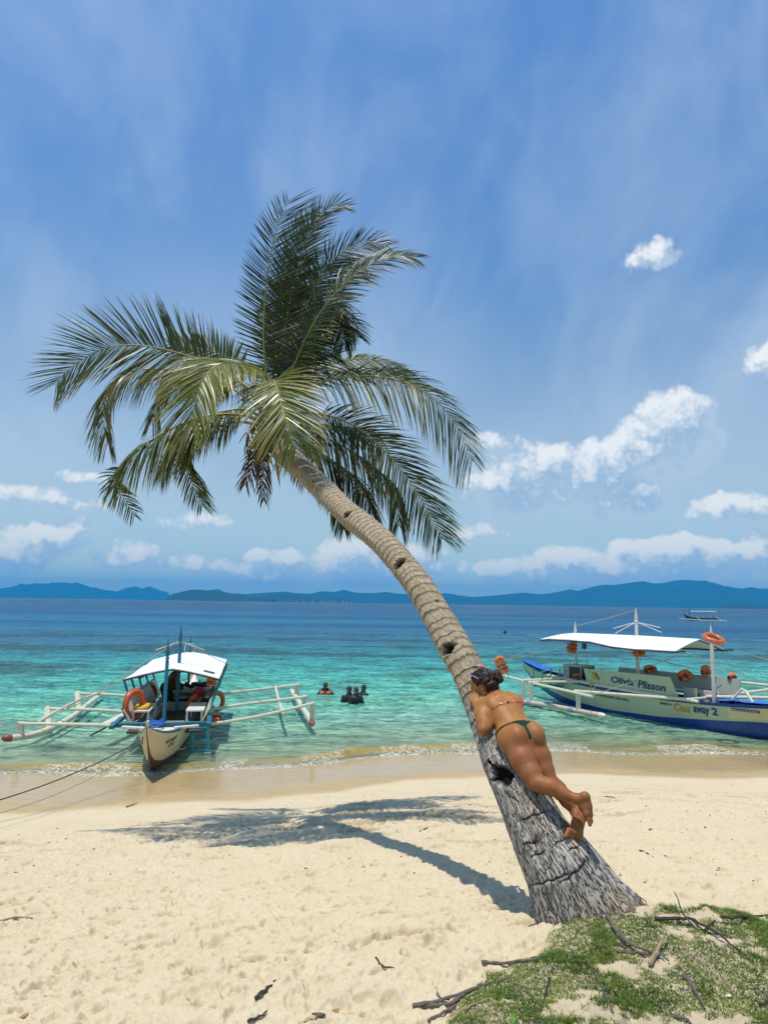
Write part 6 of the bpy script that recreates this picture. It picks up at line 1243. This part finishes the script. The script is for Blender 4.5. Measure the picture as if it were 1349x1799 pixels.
# ---- four snorkellers standing in the shallows
M_suit = pmat("black_wetsuit", (0.012, 0.012, 0.016), .5, .3, 12)
def diver(px, py, Y, face, label, vest=False, snork=None, mask=False, turn=0.0, sc_=1.0):
    c = J(px, py, Y); f = nrm(np.array([math.sin(face), -math.cos(face), 0])); sd = np.array([-f[1], f[0], 0]); up = np.array([0, 0, 1.0]); hx_ = (f, sd, up)
    Fq = Field(c + [-.55, -.55, -1.0], c + [.55, .55, .22], .0145)
    hc = c.copy(); Fq.ell(hc, hx_, (.098, .078, .115), .03); Fq.ell(hc + f * .05 - up * .06, hx_, (.05, .055, .05), .03); Fq.cone(hc + f * .095 - up * .0, hc + f * .115 - up * .03, .012, .018, .01)
    for k in (-1, 1): Fq.ell(hc + sd * k * .08 - up * .01, hx_, (.02, .012, .03), .01)
    Fq.cone(hc - up * .08, hc - up * .17, .060, .075, .05); nk = hc - up * .17
    Fq.ell(nk - up * .10, hx_, (.13, .18, .13), .07); Fq.ell(nk - up * .38, hx_, (.11, .15, .30), .06)
    for k in (-1, 1):
        s0 = nk + sd * k * .18 - up * .06; e0 = s0 + sd * k * (.14 if vest else .07) - up * (.14 if vest else .24) + f * .05; w0 = e0 + (sd * k * .16 + f * .06 - up * .02 if vest else f * .2 - up * .06)
        Fq.chain([s0, e0, w0], [.062, .050, .034], .03); dh = nrm(w0 - e0); Fq.ell(w0 + dh * .05, (dh, up, np.cross(dh, up)), (.05, .018, .04), .015)
        for i in range(4): o = np.cross(dh, up) * (i - 1.5) * .021; Fq.chain([w0 + dh * .09 + o, w0 + dh * .14 + o * 1.1, w0 + dh * .165 + o * 1.1 - up * .01], [.011, .010, .009], .004)
        Fq.chain([w0 + dh * .03 + np.cross(dh, up) * .035, w0 + dh * .08 + np.cross(dh, up) * .06], [.013, .010], .006)
        Fq.chain([nk - up * .60 + sd * k * .08, nk - up * .76 + sd * k * .09], [.085, .08], .04)
    V, F = Fq.surf(); o = np_mesh('person', V, F, M_dskin, base=(c[0], c[1], -.3)); tag(o, label, 'person', 'snorkellers in the turquoise water')
    D = Fq.a - .012; _, Pq = Fq.win(Fq.lo, Fq.lo + Fq.h * (Fq.n - 1)); reg = Pq[..., 2] - (nk[2] + .07); D = np.maximum(D, reg).astype(np.float32); D[0], D[-1], D[:, 0], D[:, -1], D[:, :, 0], D[:, :, -1] = (1,) * 6
    V, F = surface_nets(D, Fq.lo, Fq.h); np_mesh('wetsuit', V, F, M_suit, parent=o)
    MB().ell(hc - f * .014 + up * .022, (.112, .094, .118), axes=hx_, nu=14, nv=9, noise=.03).build('hair', M_black, o)
    if mask: MB().ell(hc + f * .085 + up * .01, (.03, .07, .042), axes=hx_, nu=12, nv=8).build('diving_mask', pmat("mask_glass", (.02, .03, .04), .1), o)
    if snork: MB().tube([hc + f * .10 - up * .06 + sd * .0, hc + f * .07 + sd * .09 * snork[1] - up * .04, hc + f * .02 + sd * .10 * snork[1] + up * .08, hc + sd * .07 * snork[1] + up * .24], .013, 8).build('snorkel', pmat("snorkel_tube", snork[0], .35, .05, 9), o)
    if vest:
        for k in (-1, 1): MB().ell(nk + sd * k * .12 + f * .13 - up * .08, (.06, .10, .085), axes=hx_, nu=12, nv=8).build('vest_panel', M_vest, o)
        MB().tube([nk + f * .10 + sd * .12 * math.cos(q) + up * (.02 + .06 * math.sin(q)) - f * .15 * math.sin(q) for q in np.linspace(0, math.pi, 9)], .045, 8).build('vest_collar', M_suit, o)
    return o
# pixel of the head centre, distance, direction faced
diver(572, 1205, 26.1, .1, 'snorkeller apart on the left in an orange vest with a yellow snorkel', vest=True, snork=((.55, .55, .12), 1), mask=True)
diver(613.5, 1212, 24.0, .0, 'snorkeller facing the camera at the left end of the close trio')
diver(625.5, 1213.5, 23.8, .5, 'snorkeller with a pink snorkel in the middle of the close trio', snork=((.55, .28, .26), -1), mask=True)
diver(638.5, 1209, 26.0, -.7, 'snorkeller seen side-on at the right end of the close trio')
# ================================================================ TURF, STICKS AND STRAND LITTER
def gp(px, py):
    """the spot on the sand seen at this place in the photograph"""
    d = px_ray(px, py); lo, hi = 1.0, 40.0
    for _ in range(40):
        m_ = (lo + hi) / 2; q = CAMP + d * (m_ / d[1])
        if q[2] > ground_z(q[0], q[1]): lo = m_
        else: hi = m_
    return CAMP + d * (m_ / d[1])
gm, t, p = mat_new("turf_grass"); tn_, kk = t.attr('tone'), t.attr('along')
c = t.mix(tn_, (0.048, 0.118, 0.006), (0.23, 0.31, 0.026)); c = t.mix(t.m('MULTIPLY', kk, t.ss(tn_, .7, 1.1)), c, (0.34, 0.31, 0.07)); t.put(p.inputs['Base Color'], c); p.inputs['Roughness'].default_value = .6
tl = t.node('ShaderNodeBsdfTranslucent'); t.put(tl.inputs['Color'], c); mx = t.node('ShaderNodeMixShader'); mx.inputs[0].default_value = .3; t.l.new(p.outputs[0], mx.inputs[1]); t.l.new(tl.outputs[0], mx.inputs[2]); t.l.new(mx.outputs[0], gm.node_tree.nodes['Material Output'].inputs['Surface'])
rs = np.random.RandomState(77); n0 = 620000
X = rs.uniform(0.05, 3.3, n0); Y = rs.uniform(2.9, 5.0, n0); e = turf_side(X, Y)
dens = fbm2(X * 2.6, Y * 3.4, 4, 0.55, 101) + 0.40 * fbm2(X * 11, Y * 12, 2, 0.6, 111)
w_ = sstep(dens + 0.30 * np.exp(-((e - .22) / .22) ** 2) + np.where((X > 1.0) & (X < 2.0) & (Y > 4.22), -.55, 0), -0.50, -0.05) * sstep(e, -0.02, 0.10) * (X < 0.66 * Y + .2)
dT = np.hypot((X - 1.32) / .40, (Y - 4.52) / .26); w_ = w_ * sstep(dT, .95, 1.15)
keep = rs.rand(n0) < w_ * .62; X, Y = X[keep], Y[keep]; n = len(X); Z = ground_zs(X, Y)
h_ = rs.uniform(.007, .022, n) * (1 + .7 * sstep(fbm2(X * 3, Y * 3, 2, .5, 121), 0, .5)); a = rs.uniform(0, 2 * np.pi, n); ln = rs.uniform(.3, 1.1, n) * h_; wd = rs.uniform(.0010, .0022, n)
B_ = np.stack([X, Y, Z - .004], -1); D_ = np.stack([np.cos(a), np.sin(a), 0 * a], -1); W_ = np.stack([-np.sin(a), np.cos(a), 0 * a], -1)
pts = []
for k, (f, wk) in enumerate(((0, 1), (.5, .8), (1, .12))):
    c_ = B_ + D_ * (ln * f * f)[:, None] + np.array([0, 0, 1.0]) * (h_ * (f - .18 * f * f))[:, None]; pts += [c_ - W_ * (wd * wk)[:, None], c_ + W_ * (wd * wk)[:, None]]
V = np.stack(pts, 1).reshape(-1, 3); b = np.arange(n)[:, None] * 6; F = np.concatenate([b + np.array([0, 1, 3, 2]), b + np.array([2, 3, 5, 4])])
tn = np.clip(.45 + .5 * fbm2(X * 5, Y * 5, 2, .5, 131) + rs.normal(0, .18, n), 0, 1)
g = np_mesh('grass', V, F, gm, attrs={'tone': np.repeat(tn, 6), 'along': np.tile([0, 0, .5, .5, 1, 1], n)}); tag(g, kind='stuff'); g['label'] = 'short patchy green turf on the sandy bank under the palm'
print('grass blades', n)
# fallen sticks, each traced along the ground: pixels, radius, height of each end above the sand, label
M_stick = pmat("weathered_stick", (0.13, 0.105, 0.085), .8, .4, 30, .4, (.03, .025, .02), bump=.003); M_stickd = pmat("dark_stick", (0.045, 0.032, 0.025), .8, .4, 30); M_stickp = pmat("pale_stick", (0.30, 0.22, 0.12), .8, .3, 25, .3)
def stick(pts, r, lift, label, mat=None, twigs=(), cat='stick'):
    W = []; 
    for i, q in enumerate(pts):
        w = gp(q[0], q[1]); l_ = lift[i] if i < len(lift) else lift[-1]
        if l_ > .05: w = at(q[0], q[1], W[-1][1] + .01) if W else w
        else: w = w + np.array([0, 0, r * 1.1 + .004 + l_])
        W.append(w)
    c_ = catmull(W, 5); nn_ = len(c_); c_[1:-1] += rs.normal(0, r * .3, (nn_ - 2, 3)); mb = MB(); mb.tube(c_, np.interp(np.linspace(0, 1, nn_), [0, .5, 1], [r, r * .85, r * .45]) * rs.uniform(.85, 1.15, nn_), 6)
    root = empty('fallen_stick', W[0] - [0, 0, r], label, cat, 'sticks lying about the palm foot'); mb.build('stem', mat or M_stick, root)
    for tw in twigs:
        T_ = [gp(*q) + np.array([0, 0, r]) for q in tw]; MB().tube(catmull(T_, 4), r * .45, 5).build('twig', mat or M_stick, root)
    return root
stick([(846, 1694), (880, 1696), (915, 1692), (944, 1686)], .008, [0], 'grey stick poking left from the turf edge below the trunk foot')
stick([(893, 1698), (920, 1692), (944, 1688), (952, 1676)], .007, [0], 'short grey stick just under the one poking left from the turf edge')
stick([(724, 1771), (780, 1762), (840, 1738), (898, 1724)], .009, [0], 'long curved stick at the lower left end of the turf', twigs=[[(767, 1746), (775, 1757), (790, 1760)]])
stick([(738, 1771), (790, 1768), (815, 1750), (845, 1733)], .008, [0], 'stick nearly touching the long curved one at the lower left of the turf')
stick([(752, 1799), (785, 1780), (815, 1758), (842, 1737)], .008, [0], 'straight stick slanting up from the bottom edge beside the long curved one')
stick([(788, 1799), (820, 1775), (860, 1758)], .007, [0], 'paler stick just right of the straight slanting one at the bottom', M_stickp)
stick([(1062, 1605), (1078, 1640), (1110, 1670), (1150, 1682), (1175, 1694)], .010, [.0, .02, .015, .01, 0], 'bent grey branch in front of the trunk foot', twigs=[[(1040, 1640), (1075, 1656), (1100, 1668)]])
stick([(1057, 1664), (1090, 1676), (1140, 1682)], .009, [0], 'thick grey stick behind the bent branch')
stick([(1140, 1700), (1155, 1680), (1172, 1658)], .013, [0, .01, .02], 'short ochre broken branch standing up by the bent grey one', M_stickp)
stick([(1150, 1617), (1190, 1625), (1220, 1632), (1260, 1652), (1300, 1676)], .010, [0, .02, .03, .02, 0], 'long branch of the brush pile on the right turf', M_stickd, twigs=[[(1235, 1640), (1245, 1628), (1256, 1620)], [(1215, 1620), (1240, 1640), (1278, 1648)]])
stick([(1222, 1635), (1200, 1606), (1190, 1580), (1184, 1566)], .005, [.0, .10, .16, .22], 'thin bare twig sticking straight up from the brush pile')
stick([(1265, 1622), (1300, 1622), (1349, 1618), (1370, 1622)], .009, [.02], 'dark stick running out of the right edge of the picture', M_stickd)
stick([(1200, 1718), (1218, 1740), (1238, 1778)], .010, [0], 'grey stick lying alone on the right turf')
stick([(1185, 1790), (1205, 1796), (1215, 1806)], .008, [0], 'stub of stick cut by the bottom edge on the right')
stick([(1028, 1690), (1048, 1720), (1064, 1755), (1078, 1785)], .008, [0], 'thin mossy stick pointing at the bottom edge from the middle of the turf')
stick([(965, 1722), (955, 1760), (950, 1780)], .006, [0], 'short dark twig upright in the picture on the left turf', M_stickd)
stick([(1332, 1770), (1349, 1765), (1360, 1760)], .008, [0], 'stick end at the lower right edge', M_stickd)
stick([(449, 1759), (466, 1744), (484, 1727)], .010, [0], 'brown stick lying alone on open sand left of centre', M_stickd)
stick([(436, 1799), (455, 1790), (470, 1780)], .007, [0], 'small brown twig at the bottom edge left of centre', M_stickd)
stick([(660, 1686), (672, 1700), (692, 1704)], .006, [0], 'curled twig on the sand halfway to the turf', M_stickd)
stick([(0, 1621), (30, 1614), (58, 1616)], .008, [0], 'pale half-buried stick at the left edge', M_stickp)
stick([(1123, 1496), (1140, 1503)], .008, [0], 'short reddish stick on the sand right of the trunk', M_stickd)
stick([(1055, 1402), (1068, 1401), (1080, 1403)], .009, [0], 'dark driftwood piece on the smooth sand past the crossed feet', M_stickd)
stick([(737, 1462), (745, 1458), (752, 1455)], .007, [0], 'small twig beside the trunk shadow', M_stickd)
stick([(222, 1419), (232, 1416), (242, 1412)], .009, [0], 'small dark twig on the smooth sand at the left', M_stickd)
# dry leaves and bits
M_lf = pmat("dry_leaf", (0.32, 0.16, 0.04), .6, .3, 20); M_lfd = pmat("dark_dry_leaf", (0.10, 0.06, 0.03), .7, .3, 20)
def leaf(px, py, L_, W__, ang, mat, label, up=.01, group='dry leaves on the sand'):
    c_ = gp(px, py) + [0, 0, .006]; a_, b_ = np.array([math.cos(ang), math.sin(ang), .1]), np.array([-math.sin(ang), math.cos(ang), 0])
    G = [[c_ + a_ * L_ * u + b_ * W__ * v * math.sin(math.pi * (u + .5) * .96 + .06) + [0, 0, up * .7 * abs(v) + up * .3 * abs(u)] for v in (-.5, 0, .5)] for u in np.linspace(-.5, .5, 7)]
    tag(MB().sheet(G, .0015).build('dry_leaf', mat), label, 'leaf', group)
leaf(588, 1780, .055, .035, .6, M_lf, 'yellow brown leaf on the bottom sand left of a dark one'); leaf(560, 1787, .07, .03, -.3, M_lfd, 'dark curled leaf at the bottom beside the yellow brown one', .02)
leaf(540, 1795, .05, .03, .3, M_lf, 'reddish leaf at the very bottom edge'); leaf(330, 1763, .055, .035, .2, M_lfd, 'grey leaf alone on the bottom left sand', .015); leaf(42, 1788, .05, .03, 1.0, M_lf, 'rusty leaf in the bottom left corner')
leaf(1142, 1458, .05, .03, .2, M_lfd, 'dark leaf on the sand right of the trunk'); leaf(901, 1796, .11, .018, 1.4, pmat("green_leaf", (.12, .30, .03), .5), 'bright green leaf blade at the bottom of the turf', .02)
leaf(1280, 1752, .03, .02, .3, M_white, 'tiny white scrap in the right turf', .005, 'litter')
bl_ = MB()
bits = [(rs.uniform(-20, 1370), rs.uniform(1345, 1560)) for _ in range(190)] + [(rs.uniform(0, 1349), rs.uniform(1395, 1430)) for _ in range(90)]
M_bit = pmat("seaweed_scrap", (0.055, 0.040, 0.022), .8, .4, 20)
proto = None
for i, (x, y) in enumerate(bits):
    w = gp(x, y)
    if shore_t(w[0], w[1]) < 3.0: continue
    if proto is None:
        sc_ = MB().ell((0, 0, 0), (.020, .009, .005), nu=7, nv=5, noise=.25); proto = sc_.build('seaweed_scrap', M_bit, None, base=(0, 0, 0)); o = proto
    else: o = proto.copy(); C.objects.link(o)
    o.location = tuple(w + [0, 0, .002]); s_ = rs.uniform(.25, .8); o.scale = (s_ * rs.uniform(.7, 1.6), s_, s_); o.rotation_euler = (0, 0, rs.uniform(-.7, .7) + (1.5 if rs.rand() < .2 else 0)); tag(o, 'small dark scrap of dried seaweed on the upper beach', 'seaweed', 'seaweed scraps along the strand line')
